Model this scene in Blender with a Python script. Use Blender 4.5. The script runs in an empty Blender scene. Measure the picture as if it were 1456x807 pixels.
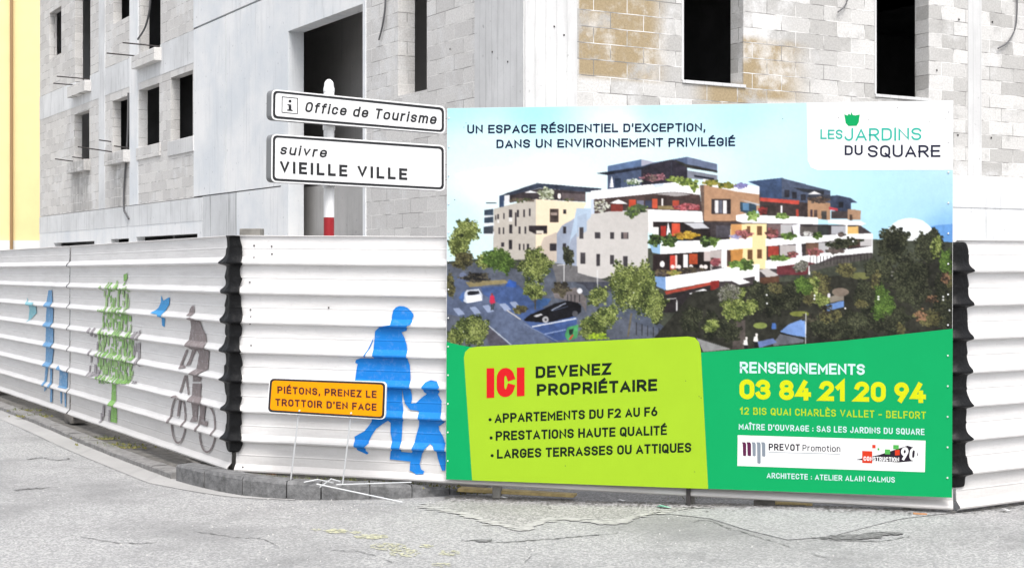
import bpy, bmesh, math, random
import numpy as np
from mathutils import Vector, Matrix
from mathutils.geometry import tessellate_polygon

random.seed(7)
rng = np.random.default_rng(7)
SC = bpy.context.scene
COL = SC.collection
R = math.radians

# ------------------------------------------------------------------ camera
F, CX, HY, EYE = 2050.0, 728.0, 375.0, 1.9      # focal length (px of the 1456 wide photo), optical centre, horizon
cam_d = bpy.data.cameras.new('camera')
cam = bpy.data.objects.new('camera', cam_d); COL.objects.link(cam)
cam.location = (0, 0, EYE); cam.rotation_euler = (R(90), 0, 0)
cam_d.sensor_width = 36.0
cam_d.lens = F * 36.0 / 1456.0
cam_d.shift_y = (HY - 403.5) / 1456.0
cam_d.clip_start = 0.1; cam_d.clip_end = 600
SC.camera = cam

# ------------------------------------------------------------------ sky, sun, exposure
SUN_EL, SUN_AZ = R(60), R(166)                   # azimuth from +Y, clockwise: behind the camera, on the right
world = bpy.data.worlds.new("World"); SC.world = world; world.use_nodes = True
wn, wl = world.node_tree.nodes, world.node_tree.links
bg = wn['Background']
sky = wn.new('ShaderNodeTexSky'); sky.sky_type = 'NISHITA'; sky.sun_disc = False
sky.sun_elevation = SUN_EL; sky.sun_rotation = SUN_AZ
sky.dust_density = 4.0; sky.ozone_density = 1.0
hs = wn.new('ShaderNodeHueSaturation'); hs.inputs['Saturation'].default_value = 0.30
wl.new(sky.outputs[0], hs.inputs['Color']); wl.new(hs.outputs[0], bg.inputs['Color'])
bg.inputs['Strength'].default_value = 0.15
sd = bpy.data.lights.new('sun', 'SUN'); sd.energy = 1.5; sd.angle = R(22); sd.color = (1.0, 0.97, 0.93)
sun = bpy.data.objects.new('sun', sd); COL.objects.link(sun)
tosun = Vector((math.sin(SUN_AZ) * math.cos(SUN_EL), math.cos(SUN_AZ) * math.cos(SUN_EL), math.sin(SUN_EL)))
sun.rotation_euler = tosun.to_track_quat('Z', 'Y').to_euler()
SC.view_settings.view_transform = 'Standard'; SC.view_settings.look = 'None'
SC.view_settings.gamma = 1.0; SC.view_settings.exposure = 0.88
SC.view_settings.use_curve_mapping = False
PRINT = 0.66                                     # albedo of printed white

# ------------------------------------------------------------------ helpers
def lin(c):
    return tuple((x / 255 / 12.92) if x / 255 <= 0.04045 else ((x / 255 + 0.055) / 1.055) ** 2.4 for x in c)
def ink(c):
    return tuple(min(0.85, x * PRINT) for x in lin(c))
def ray(px, py):
    return Vector(((px - CX) / F, 1.0, (HY - py) / F))
def ground(px, py, h=0.0):
    d = ray(px, py); s = (h - EYE) / d.z
    return Vector((d.x * s, s, h))
class Plane:                                     # a vertical plane: origin (x, y), direction along it, outward normal towards the street
    def __init__(s, o, u):
        s.o = Vector((o[0], o[1], 0)); s.u = Vector((u[0], u[1], 0)).normalized()
        n = Vector((s.u.y, -s.u.x, 0))
        if n.dot(Vector((0, 0, 0)) - s.o) < 0: n = -n
        s.n = n
    def P(s, t, h, d=0.0):
        p = s.o + s.u * t + s.n * d; return Vector((p.x, p.y, h))
    def th(s, px, py, d=0.0):
        r = ray(px, py); r2 = Vector((r.x, r.y, 0))
        k = (s.o.dot(s.n) + d) / r2.dot(s.n)
        return ((r2 * k - s.o).dot(s.u), EYE + r.z * k)
    def X(s, px, py, d=0.0, lift=0.0):
        t, h = s.th(px, py, d); return s.P(t, h, d + lift)

def empty(name, loc, label, cat, group=None):
    o = bpy.data.objects.new(name, None); COL.objects.link(o); o.location = loc
    o.empty_display_size = 0.2
    o['label'] = label; o['category'] = cat
    if group: o['group'] = group
    return o
def mesh_obj(name, verts, faces, mats, parent=None, fm=None, uvs=None, smooth=False, label=None):
    off = parent_loc(parent)
    me = bpy.data.meshes.new(name)
    me.from_pydata([Vector(v) - off for v in verts], [], faces)
    for m in (mats if isinstance(mats, (list, tuple)) else [mats]): me.materials.append(m)
    if fm: me.polygons.foreach_set('material_index', fm)
    if uvs:
        l = me.uv_layers.new(name='UVMap')
        for p in me.polygons:
            for li in p.loop_indices: l.data[li].uv = uvs[me.loops[li].vertex_index]
    if smooth: me.polygons.foreach_set('use_smooth', [True] * len(me.polygons))
    me.update()
    o = bpy.data.objects.new(name, me); COL.objects.link(o)
    if parent: o.parent = parent
    if label: o['label'] = label
    return o
def parent_loc(p):
    v = Vector((0, 0, 0))
    while p: v = v + p.location; p = p.parent
    return v
def tag(o, label, cat, group=None):
    o['label'] = label; o['category'] = cat
    if group: o['group'] = group
    return o
def struct(o, kind='structure'):
    o['kind'] = kind; return o
class MB:                                        # collects boxes and tubes for ONE mesh
    def __init__(s): s.v = []; s.f = []
    def quad(s, a, b, c, d):
        i = len(s.v); s.v += [a, b, c, d]; s.f.append((i, i + 1, i + 2, i + 3))
    def obox(s, o, ax, ay, az):                  # oriented box from corner o with three edge vectors
        i = len(s.v); o = Vector(o)
        for k in range(8):
            s.v.append(o + (ax if k & 1 else Vector()) + (ay if k & 2 else Vector()) + (az if k & 4 else Vector()))
        for f in ((0, 1, 3, 2), (4, 6, 7, 5), (0, 4, 5, 1), (2, 3, 7, 6), (0, 2, 6, 4), (1, 5, 7, 3)):
            s.f.append(tuple(i + q for q in f))
    def tube(s, pts, r, n=8, caps=True):
        pts = [Vector(p) for p in pts]; i0 = len(s.v)
        rr = r if isinstance(r, (list, tuple)) else [r] * len(pts)
        for k, p in enumerate(pts):
            d = (pts[min(k + 1, len(pts) - 1)] - pts[max(k - 1, 0)]).normalized()
            a = d.orthogonal().normalized() if abs(d.z) < 0.9 else Vector((1, 0, 0))
            if abs(d.z) < 0.9: a = d.cross(Vector((0, 0, 1))).normalized()
            a = (a - d * a.dot(d)).normalized(); b = d.cross(a)
            for q in range(n):
                an = 2 * math.pi * q / n
                s.v.append(p + (a * math.cos(an) + b * math.sin(an)) * rr[k])
        for k in range(len(pts) - 1):
            for q in range(n):
                s.f.append((i0 + k * n + q, i0 + k * n + (q + 1) % n, i0 + (k + 1) * n + (q + 1) % n, i0 + (k + 1) * n + q))
        if caps:
            s.f.append(tuple(i0 + q for q in reversed(range(n))))
            s.f.append(tuple(i0 + (len(pts) - 1) * n + q for q in range(n)))
    def poly(s, pts):
        i = len(s.v); s.v += [Vector(p) for p in pts]
        for t in tessellate_polygon([[Vector(p) for p in pts]]): s.f.append(tuple(i + q for q in t))
    def build(s, name, m, parent=None, **k):
        return mesh_obj(name, s.v, s.f, m, parent, **k)
def bevel(o, w=0.006, seg=2):
    b = o.modifiers.new('bevel', 'BEVEL'); b.width = w; b.segments = seg; b.limit_method = 'ANGLE'
    return o
def smooth_path(pts, n=6):
    out = []
    P = [np.array(p, float) for p in pts]
    for i in range(len(P) - 1):
        a, b, c, d = P[max(i - 1, 0)], P[i], P[i + 1], P[min(i + 2, len(P) - 1)]
        for k in range(n):
            t = k / n
            out.append(0.5 * (2 * b + (c - a) * t + (2 * a - 5 * b + 4 * c - d) * t * t + (3 * b - a - 3 * c + d) * t ** 3))
    out.append(P[-1]); return out

# ------------------------------------------------------------------ materials
def mat(name, col, rough=0.6, metal=0.0, var=0.0, scale=6.0, bump=0.0, bscale=40.0, spec=0.5):
    m = bpy.data.materials.new(name); m.use_nodes = True
    N, L = m.node_tree.nodes, m.node_tree.links
    b = N['Principled BSDF']
    b.inputs['Base Color'].default_value = (*col, 1); b.inputs['Roughness'].default_value = rough
    b.inputs['Metallic'].default_value = metal; b.inputs['Specular IOR Level'].default_value = spec
    tc = N.new('ShaderNodeTexCoord')
    if var:
        n = N.new('ShaderNodeTexNoise'); n.inputs['Scale'].default_value = scale; n.inputs['Detail'].default_value = 6
        n.inputs['Roughness'].default_value = 0.65
        L.new(tc.outputs['Object'], n.inputs['Vector'])
        r = N.new('ShaderNodeValToRGB')
        r.color_ramp.elements[0].position = 0.3; r.color_ramp.elements[1].position = 0.7
        r.color_ramp.elements[0].color = (*[c * (1 - var) for c in col], 1)
        r.color_ramp.elements[1].color = (*[min(1, c * (1 + var * 0.6)) for c in col], 1)
        L.new(n.outputs['Fac'], r.inputs['Fac']); L.new(r.outputs['Color'], b.inputs['Base Color'])
    if bump:
        n2 = N.new('ShaderNodeTexNoise'); n2.inputs['Scale'].default_value = bscale; n2.inputs['Detail'].default_value = 4
        L.new(tc.outputs['Object'], n2.inputs['Vector'])
        bp = N.new('ShaderNodeBump'); bp.inputs['Strength'].default_value = bump; bp.inputs['Distance'].default_value = 0.01
        L.new(n2.outputs['Fac'], bp.inputs['Height']); L.new(bp.outputs[0], b.inputs['Normal'])
    return m
class G:                                         # small node-graph writer
    def __init__(s, name):
        s.m = bpy.data.materials.new(name); s.m.use_nodes = True
        s.N, s.L = s.m.node_tree.nodes, s.m.node_tree.links; s.b = s.N['Principled BSDF']
    def put(s, sock, v):
        if isinstance(v, bpy.types.NodeSocket): s.L.new(v, sock)
        elif isinstance(v, (tuple, list)) and len(v) == 3 and sock.type == 'RGBA': sock.default_value = (*v, 1)
        else: sock.default_value = v
    def coord(s, which='UV', scale=(1, 1, 1)):
        t = s.N.new('ShaderNodeTexCoord'); mp = s.N.new('ShaderNodeMapping'); mp.inputs['Scale'].default_value = scale
        s.L.new(t.outputs[which], mp.inputs['Vector']); return mp.outputs[0]
    def noise(s, vec, scale, detail=5, rough=0.6):
        n = s.N.new('ShaderNodeTexNoise'); s.L.new(vec, n.inputs['Vector'])
        n.inputs['Scale'].default_value = scale; n.inputs['Detail'].default_value = detail; n.inputs['Roughness'].default_value = rough
        return n.outputs['Fac']
    def ramp(s, fac, a, b):                      # smooth 0..1 between a and b
        n = s.N.new('ShaderNodeMapRange'); n.interpolation_type = 'SMOOTHSTEP'
        s.put(n.inputs['Value'], fac); n.inputs['From Min'].default_value = a; n.inputs['From Max'].default_value = b
        return n.outputs[0]
    def math(s, op, a, b=0.0):
        n = s.N.new('ShaderNodeMath'); n.operation = op; s.put(n.inputs[0], a); s.put(n.inputs[1], b); return n.outputs[0]
    def mix(s, fac, a, b, blend='MIX'):
        n = s.N.new('ShaderNodeMix'); n.data_type = 'RGBA'; n.blend_type = blend
        s.put(n.inputs['Factor'], fac); s.put(n.inputs['A'] if False else n.inputs[6], a); s.put(n.inputs[7], b); return n.outputs[2]
    def sep(s, vec):
        n = s.N.new('ShaderNodeSeparateXYZ'); s.L.new(vec, n.inputs[0]); return n.outputs
    def bump(s, h, strength=0.5, dist=0.01):
        n = s.N.new('ShaderNodeBump'); n.inputs['Strength'].default_value = strength; n.inputs['Distance'].default_value = dist
        s.put(n.inputs['Height'], h); s.L.new(n.outputs[0], s.b.inputs['Normal'])
    def done(s, col, rough=0.85, spec=0.3):
        s.put(s.b.inputs['Base Color'], col); s.put(s.b.inputs['Roughness'], rough)
        s.b.inputs['Specular IOR Level'].default_value = spec
        return s.m

def blockwork(name, base, dark, tan_spans=(), dirt=0.5, stains=()):
    g = G(name); uv = g.coord('UV')
    wob = g.N.new('ShaderNodeTexNoise'); g.L.new(uv, wob.inputs['Vector']); wob.inputs['Scale'].default_value = 4; 
    va = g.N.new('ShaderNodeVectorMath'); va.operation = 'MULTIPLY_ADD'
    g.L.new(wob.outputs['Color'], va.inputs[0]); va.inputs[1].default_value = (0.012, 0.012, 0); g.L.new(uv, va.inputs[2])
    br = g.N.new('ShaderNodeTexBrick'); g.L.new(va.outputs[0], br.inputs['Vector'])
    for k, v in (('Scale', 1.0), ('Mortar Size', 0.006), ('Mortar Smooth', 0.2), ('Brick Width', 0.5), ('Row Height', 0.2), ('Bias', 0.0)):
        br.inputs[k].default_value = v
    br.inputs['Color1'].default_value = (0, 0, 0, 1); br.inputs['Color2'].default_value = (1, 1, 1, 1); br.inputs['Mortar'].default_value = (0.5, 0.5, 0.5, 1)
    rnd = br.outputs['Color']; mort = br.outputs['Fac']
    big = g.noise(uv, 0.9, 4); mid = g.noise(uv, 3.5, 6, 0.7); fine = g.noise(uv, 38, 6, 0.75)
    col = g.mix(g.ramp(rnd, 0.1, 0.95), dark, base)
    col = g.mix(g.math('MULTIPLY', g.ramp(mid, 0.5, 0.72), dirt), col, tuple(c * 0.62 for c in dark))
    if tan_spans:
        x = g.sep(uv)[0]; y = g.sep(uv)[1]; tot = None
        for (a, b, c, d, h0, h1) in tan_spans:
            w = g.math('MULTIPLY', g.ramp(x, a, b), g.ramp(x, d, c))
            w = g.math('MULTIPLY', w, g.math('MULTIPLY', g.ramp(y, h0, h0 + .12), g.ramp(y, h1 + .12, h1)))
            tot = w if tot is None else g.math('MAXIMUM', tot, w)
        k = g.math('MULTIPLY', tot, g.ramp(g.math('ADD', g.math('MULTIPLY', rnd, 0.7), mid), 0.38, 0.66))
        col = g.mix(k, col, g.mix(fine, (0.33, 0.255, 0.15), (0.42, 0.335, 0.215)))
    for (a, b, c, d, h0, h1) in stains:          # damp streaks below sills
        w = g.math('MULTIPLY', g.math('MULTIPLY', g.ramp(g.sep(uv)[0], a, b), g.ramp(g.sep(uv)[0], d, c)), g.math('MULTIPLY', g.ramp(g.sep(uv)[1], h0 - .3, h0), g.ramp(g.sep(uv)[1], h1, h1 - .3)))
        sn = g.noise(g.coord('UV', (4, .5, 1)), 1.5, 5, 0.7)
        col = g.mix(g.math('MULTIPLY', g.math('MULTIPLY', w, g.ramp(sn, 0.3, 0.6)), 0.55), col, tuple(c * 0.35 for c in dark))
    white = g.ramp(g.math('ADD', big, g.math('MULTIPLY', mid, 0.6)), 0.80, 1.02)
    col = g.mix(g.math('MULTIPLY', white, 0.65), col, tuple(min(0.78, c * 1.35) for c in base))
    col = g.mix(g.ramp(fine, 0.35, 0.65), g.mix(1.0, col, (0.80, 0.80, 0.80), 'MULTIPLY'), col)
    jn = g.noise(uv, 2.2, 3)
    jc = g.mix(g.ramp(jn, 0.42, 0.58), tuple(c * 0.50 for c in dark), tuple(min(0.75, c * 1.05) for c in base))
    col = g.mix(mort, col, jc)
    hgt = g.math('SUBTRACT', g.math('MULTIPLY', fine, 0.25), mort); g.bump(hgt, 0.55, 0.012)
    return g.done(col, 0.92, 0.2)
def concrete(name, base, streak=0.25, boards=False, dark=0.3):
    g = G(name); uv = g.coord('UV')
    st = g.noise(g.coord('UV', (5.0, 0.35, 1)), 1.6, 6, 0.7); big = g.noise(uv, 0.7, 5); fine = g.noise(uv, 30, 5, 0.7)
    col = g.mix(g.ramp(big, 0.3, 0.7), tuple(c * 0.86 for c in base), tuple(min(0.8, c * 1.08) for c in base))
    col = g.mix(g.math('MULTIPLY', g.ramp(st, 0.5, 0.74), streak), col, tuple(c * dark for c in base))
    col = g.mix(g.math('MULTIPLY', g.ramp(fine, 0.52, 0.7), 0.16), col, tuple(c * 0.55 for c in base))
    pit = g.noise(uv, 11, 2, 0.4)
    col = g.mix(g.math('MULTIPLY', g.ramp(pit, 0.70, 0.76), 0.5), col, tuple(c * 0.45 for c in base))
    h = fine
    if boards:
        w = g.N.new('ShaderNodeTexWave'); w.wave_type = 'BANDS'; w.bands_direction = 'X'
        g.L.new(uv, w.inputs['Vector']); w.inputs['Scale'].default_value = 2.1; w.inputs['Distortion'].default_value = 1.2; w.inputs['Detail Scale'].default_value = 0.4
        ln = g.ramp(w.outputs['Fac'], 0.04, 0.0)
        col = g.mix(g.math('MULTIPLY', ln, 0.30), col, tuple(c * 0.5 for c in base))
        h = g.math('SUBTRACT', fine, ln)
    g.bump(h, 0.25, 0.008)
    return g.done(col, 0.88, 0.25)
def asphalt(name, base, light, contrast=1.0, patch=0.35):
    g = G(name); v = g.coord('Object')
    vo = g.N.new('ShaderNodeTexVoronoi'); g.L.new(v, vo.inputs['Vector']); vo.inputs['Scale'].default_value = 75
    vr = g.sep(vo.outputs['Color'])[0]
    grain = g.noise(v, 55, 4, 0.8); mid = g.noise(v, 6, 6, 0.7); big = g.noise(v, 0.55, 5, 0.6)
    col = g.mix(g.ramp(g.math('ADD', g.math('MULTIPLY', vr, 0.6), g.math('MULTIPLY', grain, 0.6)), 0.40, 0.85), tuple(c * (1 - 0.55 * contrast) for c in base), light)
    col = g.mix(g.math('MULTIPLY', g.ramp(big, 0.42, 0.68), patch), col, tuple(c * 0.55 for c in base))
    col = g.mix(g.math('MULTIPLY', g.ramp(mid, 0.5, 0.75), 0.35), col, tuple(c * 0.5 for c in base))
    g.bump(g.math('ADD', vr, grain), 0.5, 0.006)
    return g.done(col, 0.9, 0.25)

M = {}
TANS = ((0.76, 0.80, 1.80, 2.20, 4.12, 6.4), (3.30, 3.36, 3.9, 4.6, 4.0, 4.8), (2.4, 2.9, 3.3, 3.5, 3.9, 4.2))
M['block_street'] = blockwork('pale concrete blockwork', (0.66, 0.65, 0.635), (0.45, 0.44, 0.425), dirt=0.5,
    tan_spans=TANS)
M['block_side'] = blockwork('grey concrete blockwork', (0.70, 0.685, 0.665), (0.60, 0.585, 0.57), dirt=0.25, stains=((19.7, 20.1, 21.5, 22.0, 3.0, 4.6), (16.6, 17.0, 17.8, 18.2, 3.0, 4.5)))
M['concrete'] = concrete('smooth pale concrete', (0.74, 0.775, 0.81), 0.24)
M['concrete_band'] = concrete('rough band concrete', (0.66, 0.67, 0.68), 0.5, dark=0.35)
M['concrete_streak'] = concrete('water streaked concrete', (0.58, 0.59, 0.60), 0.9, dark=0.25)
M['concrete_board'] = concrete('board marked concrete', (0.62, 0.62, 0.62), 0.3, True)
M['interior'] = mat('interior concrete darkened as unlit', (0.06, 0.06, 0.062), 0.95, var=0.3, scale=2)  # far darker than real concrete: the rooms' shade is put into the colour
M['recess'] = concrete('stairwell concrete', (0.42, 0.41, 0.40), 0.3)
M['steel'] = mat('rusty steel', (0.05, 0.045, 0.045), 0.7, 0.4)
M['cable'] = mat('grey cable', (0.10, 0.10, 0.105), 0.6)
M['yellow'] = mat('ochre render', (0.82, 0.66, 0.34), 0.9, var=0.06, scale=1.5)
M['plinth'] = mat('white plinth', (0.75, 0.74, 0.72), 0.9, var=0.05)
M['pipe'] = mat('brown downpipe', (0.30, 0.19, 0.09), 0.5)
def hoarding_mat():
    g = G('white lacquered steel'); v = g.coord('Object')
    n = g.noise(g.coord('Object', (0.5, 0.5, 6.0)), 5, 6, 0.7); f = g.noise(v, 26, 5, 0.75); big = g.noise(v, 1.2, 4)
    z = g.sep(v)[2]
    c = g.mix(g.ramp(n, 0.40, 0.80), (0.665, 0.655, 0.65), (0.57, 0.555, 0.55))
    c = g.mix(g.math('MULTIPLY', g.ramp(f, 0.56, 0.74), 0.30), c, (0.36, 0.34, 0.33))
    c = g.mix(g.math('MULTIPLY', g.ramp(big, 0.45, 0.75), 0.12), c, (0.45, 0.43, 0.42))
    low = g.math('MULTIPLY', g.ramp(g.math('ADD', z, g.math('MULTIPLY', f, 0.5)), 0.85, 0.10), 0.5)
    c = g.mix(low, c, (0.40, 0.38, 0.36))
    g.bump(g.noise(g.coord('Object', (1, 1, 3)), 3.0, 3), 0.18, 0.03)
    return g.done(c, 0.42, 0.4)
M['sheet'] = hoarding_mat()
M['post'] = mat('weathered timber post', (0.22, 0.21, 0.19), 0.85, var=0.4, scale=8)
M['tape'] = mat('black plastic film', (0.004, 0.004, 0.0045), 0.5, bump=0.8, bscale=22, spec=0.2)
M['white'] = mat('white enamel', (0.80, 0.80, 0.80), 0.35, var=0.04, scale=9)
M['sign_black'] = mat('black sign film', (0.012, 0.012, 0.014), 0.45)
M['sign_back'] = mat('grey sign casing', (0.20, 0.205, 0.21), 0.5, 0.2)
M['red'] = mat('red pole band', (0.30, 0.008, 0.014), 0.4)
M['orange'] = mat('orange reflective film', (0.80, 0.295, 0.002), 0.6, var=0.05, scale=30, spec=0.1)
M['maroon'] = mat('dark red lettering', (0.07, 0.008, 0.004), 0.5)
M['rod'] = mat('galvanised rod', (0.50, 0.51, 0.52), 0.45, 0.2)
M['screw'] = mat('bright screw head', (0.75, 0.76, 0.76), 0.3, 0.3)
def flat(name, rgb, rough=0.4): 
    M[name] = mat(name, ink(rgb), 0.6, var=0.03, scale=3, spec=0.15); return M[name]
flat('print_green', (2, 180, 104)); flat('print_lime', (180, 222, 48)); M['print_white'] = mat('print_white', (0.74, 0.74, 0.74), 0.4, var=0.03, scale=3)
flat('print_navy', (16, 36, 72)); flat('print_teal', (52, 200, 180)); flat('print_slate', (42, 44, 68))
flat('print_red', (232, 30, 36)); flat('print_black', (22, 40, 24)); flat('print_ice', (225, 252, 255))
flat('print_yellow', (232, 238, 20)); flat('print_olive', (196, 228, 36)); flat('print_purple', (104, 38, 82))
flat('print_grey', (150, 160, 172)); flat('print_dark', (44, 34, 48)); flat('print_tomato', (232, 66, 36)); flat('print_leaf', (92, 190, 90))
def paint(name, rgb, fade=0.15):
    g = G(name); v = g.coord('Object'); n = g.noise(v, 20, 6, 0.75); st = g.noise(g.coord('Object', (2, 2, 9)), 4, 5, 0.7)
    c = ink(rgb)
    col = g.mix(g.math('MULTIPLY', g.ramp(n, 0.50, 0.72), fade), c, (0.62, 0.62, 0.62))
    col = g.mix(g.math('MULTIPLY', g.ramp(st, 0.5, 0.72), fade), col, tuple(min(.8, x * 1.25 + 0.02) for x in c))
    return g.done(col, 0.5, 0.2)
M['paint_blue'] = paint('blue stencil paint', (28, 140, 232), 0.10)
M['paint_blue_worn'] = paint('worn blue stencil paint', (112, 172, 222), 0.6)
M['paint_cyan'] = paint('pale cyan stencil paint', (150, 216, 230), 0.6)
M['paint_sky'] = paint('light blue stencil paint', (70, 172, 240), 0.12)
M['paint_taupe'] = paint('taupe stencil paint', (150, 138, 138), 0.5)
M['paint_grey'] = paint('grey stencil paint', (172, 166, 170), 0.6)
M['paint_green'] = paint('green stencil paint', (146, 202, 104), 0.55)
M['paint_green2'] = paint('light green stencil paint', (180, 218, 146), 0.6)
M['road'] = asphalt('worn pale asphalt', (0.30, 0.30, 0.303), (0.385, 0.385, 0.38), 0.42, 0.7)
M['patch'] = asphalt('smooth asphalt repair', (0.30, 0.30, 0.304), (0.365, 0.365, 0.365), 0.35, 0.15)
M['apron'] = asphalt('coarse asphalt apron', (0.295, 0.292, 0.29), (0.40, 0.392, 0.385), 0.6, 0.4)
M['gutter'] = concrete('gutter concrete', (0.33, 0.325, 0.32), 0.2)
M['kerb'] = mat('granite kerb', (0.15, 0.15, 0.152), 0.9, var=0.5, scale=16, bump=0.6, bscale=50)
M['kerb_low'] = mat('worn concrete kerb', (0.20, 0.195, 0.19), 0.9, var=0.4, scale=14, bump=0.5, bscale=50)
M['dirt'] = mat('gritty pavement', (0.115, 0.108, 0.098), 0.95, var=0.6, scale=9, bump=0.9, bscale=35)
M['crack'] = mat('crack filler', (0.19, 0.19, 0.19), 0.95, var=0.6, scale=30, bump=0.9, bscale=60)
M['pale_line'] = mat('worn cement edge', (0.40, 0.395, 0.385), 0.9, var=0.25, scale=18)
M['road_yellow'] = mat('faded yellow marking', (0.47, 0.465, 0.32), 0.9, var=0.3, scale=40)
M['grass'] = mat('weed leaves', (0.10, 0.12, 0.03), 0.8, var=0.5, scale=14)
M['moss'] = mat('dry moss', (0.15, 0.14, 0.045), 0.95, var=0.5, scale=30)
M['wood'] = mat('raw timber', (0.42, 0.32, 0.14), 0.8, var=0.4, scale=12)
M['brick'] = mat('orange rubble', (0.42, 0.20, 0.09), 0.9, var=0.4, scale=20)
M['concrete_lump'] = mat('grimy concrete', (0.12, 0.11, 0.10), 0.95, var=0.5, scale=10, bump=0.5)
M['mint'] = mat('mint plastic', (0.25, 0.66, 0.48), 0.5)

# ------------------------------------------------------------------ planes of the place
CL = (-2.370, 12.24); CR = (3.277, 10.68)        # the two fence corners
DL = (-0.5096, 0.8604); DR = (0.8604, 0.5096)    # along the side street, along the main street
FRONT = Plane(CL, (CR[0] - CL[0], CR[1] - CL[1]))
SIDE = Plane(CL, DL)
RIGHT = Plane(CR, DR)
LEN_F = math.hypot(CR[0] - CL[0], CR[1] - CL[1])
BC = (0.142, 17.114)                              # street corner of the unfinished building
BL = Plane(BC, DL); BR = Plane(BC, DR)

# ------------------------------------------------------------------ road
def sstep(x, a, b):
    t = max(0.0, min(1.0, (x - a) / (b - a))); return t * t * (3 - 2 * t)
def road_h(x, y):
    p = Vector((x, y, 0))
    d = max((p - FRONT.o).dot(FRONT.n), (p - RIGHT.o).dot(RIGHT.n))
    return 0.058 * sstep(x, -0.4, 3.0) * sstep(d, 1.5, 0.05)
xs = sorted(set([-150, -90, -55, -35, -22] + [round(-14 + 0.5 * i, 2) for i in range(20)] + [round(-4 + 0.16 * i, 2) for i in range(76)] + [8.5, 10, 12, 16, 22, 35, 60, 150]))
ys = sorted(set([-30, -12, -4, 0, 3, 5, 6.5] + [round(7.5 + 0.16 * i, 2) for i in range(52)] + [16.3, 17, 18, 20, 24, 30, 38, 50, 80, 130, 250]))
V = [(x, y, road_h(x, y)) for y in ys for x in xs]
nx = len(xs)
Fc = [(j * nx + i, j * nx + i + 1, (j + 1) * nx + i + 1, (j + 1) * nx + i) for j in range(len(ys) - 1) for i in range(nx - 1)]
struct(mesh_obj('road', V, Fc, M['road'], smooth=True))
def sheet(name, px_pts, m, lift=0.004, cell=0.2):
    """flat sheet draped on the road, outline given on the ground"""
    P = [ground(*p) for p in px_pts]
    bm = bmesh.new(); vs = [bm.verts.new((p.x, p.y, 0)) for p in P]
    for t in tessellate_polygon([[Vector((p.x, p.y, 0)) for p in P]]):
        try: bm.faces.new([vs[q] for q in t])
        except ValueError: pass
    x0, x1 = min(p.x for p in P), max(p.x for p in P); y0, y1 = min(p.y for p in P), max(p.y for p in P)
    for ax, a, b in ((0, x0, x1), (1, y0, y1)):
        c = a + cell
        while c < b:
            no = Vector((1, 0, 0)) if ax == 0 else Vector((0, 1, 0))
            bmesh.ops.bisect_plane(bm, geom=bm.verts[:] + bm.edges[:] + bm.faces[:], plane_co=no * c, plane_no=no); c += cell
    for v in bm.verts: v.co.z = road_h(v.co.x, v.co.y) + lift
    bmesh.ops.recalc_face_normals(bm, faces=bm.faces[:])
    if bm.faces and sum(f.normal.z for f in bm.faces) < 0: bmesh.ops.reverse_faces(bm, faces=bm.faces[:])
    me = bpy.data.meshes.new(name); bm.to_mesh(me); bm.free(); me.materials.append(m)
    o = bpy.data.objects.new(name, me); COL.objects.link(o); return struct(o)
def ribbon_px(pts, w, jag=0.35):
    """outline of a thin ragged line (pixels on the ground)"""
    pts = [tuple(p) for p in smooth_path(pts, 12)]
    up, dn = [], []
    for i, p in enumerate(pts):
        k = min(1, i / 3, (len(pts) - 1 - i) / 3) * 0.8 + 0.2
        ww = w * k * (1 + random.uniform(-jag, jag)); j = random.uniform(-0.4, 0.4) * jag * 2
        up.append((p[0] + random.uniform(-1, 1) * jag, p[1] - ww / 2 + j)); dn.append((p[0] + random.uniform(-1, 1) * jag, p[1] + ww / 2 + j))
    return up + dn[::-1]
# apron of coarse asphalt in front of the billboard, its worn pale edge, and the smooth repair on the right
edge = [(600, 720), (652, 729), (692, 741), (744, 752), (761, 745), (799, 738), (871, 745), (897, 739), (937, 732), (981, 728.5), (1040, 727)]
sheet('asphalt_apron', edge + [(1040, 713), (975, 709), (800, 701), (660, 702)], M['apron'], 0.004)
sheet('asphalt_patch', [(937, 733), (981, 729.5), (1040, 728), (1180, 726), (1340, 728), (1480, 716), (1480, 724), (1340, 742), (1279, 748), (1180, 766), (1120, 769), (1060, 756), (1010, 742)], M['patch'], 0.0045)
pv_, pf_ = [], []
for ex, ey in [tuple(p) for p in smooth_path(edge, 40)]:
    for _ in range(random.choice((0, 1, 2, 3)) if ex < 900 else random.choice((0, 1, 1))):
        p = ground(ex + random.gauss(0, 3), ey + random.gauss(0, 1.4)); s_ = random.uniform(.006, .028) * (1 if ex < 960 else .7); i_ = len(pv_); h_ = road_h(p.x, p.y) + 0.0058 + random.random() * .002
        for q in range(6): a_ = q * 1.047 + random.uniform(-.3, .3); pv_.append((p.x + s_ * 1.7 * math.cos(a_), p.y + s_ * math.sin(a_), h_))
        pf_.append(tuple(range(i_, i_ + 6)))
struct(mesh_obj('pale_edge', pv_, pf_, M['pale_line']))
crk = [([(275, 755), (330, 763), (372, 766), (396, 777)], 1.6), ([(695, 772), (760, 768), (820, 763), (880, 758)], 1.6), ([(655, 769), (686, 768), (700, 768)], 2.2),
       ([(1030, 752), (1075, 764), (1126, 779)], 1.0), ([(1140, 784), (1194, 797)], .8), ([(38, 653), (60, 651), (80, 654), (99, 652)], 1.6), ([(20, 697), (38, 695), (70, 693)], 2.2),
       ([(985, 746), (1000, 743), (1020, 748), (1040, 757)], 1.3), ([(1150, 766), (1176, 769), (1250, 772), (1300, 766)], 1.4), ([(470, 782), (520, 786), (560, 801)], 1.2),
       ([(100, 760), (170, 772), (230, 771)], 1.2), ([(745, 800), (755, 790), (753, 780)], 1.3)]
for p, w in crk: sheet('road_crack', ribbon_px(p, w * 0.42, 0.9), M['crack'], 0.0062)
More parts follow.
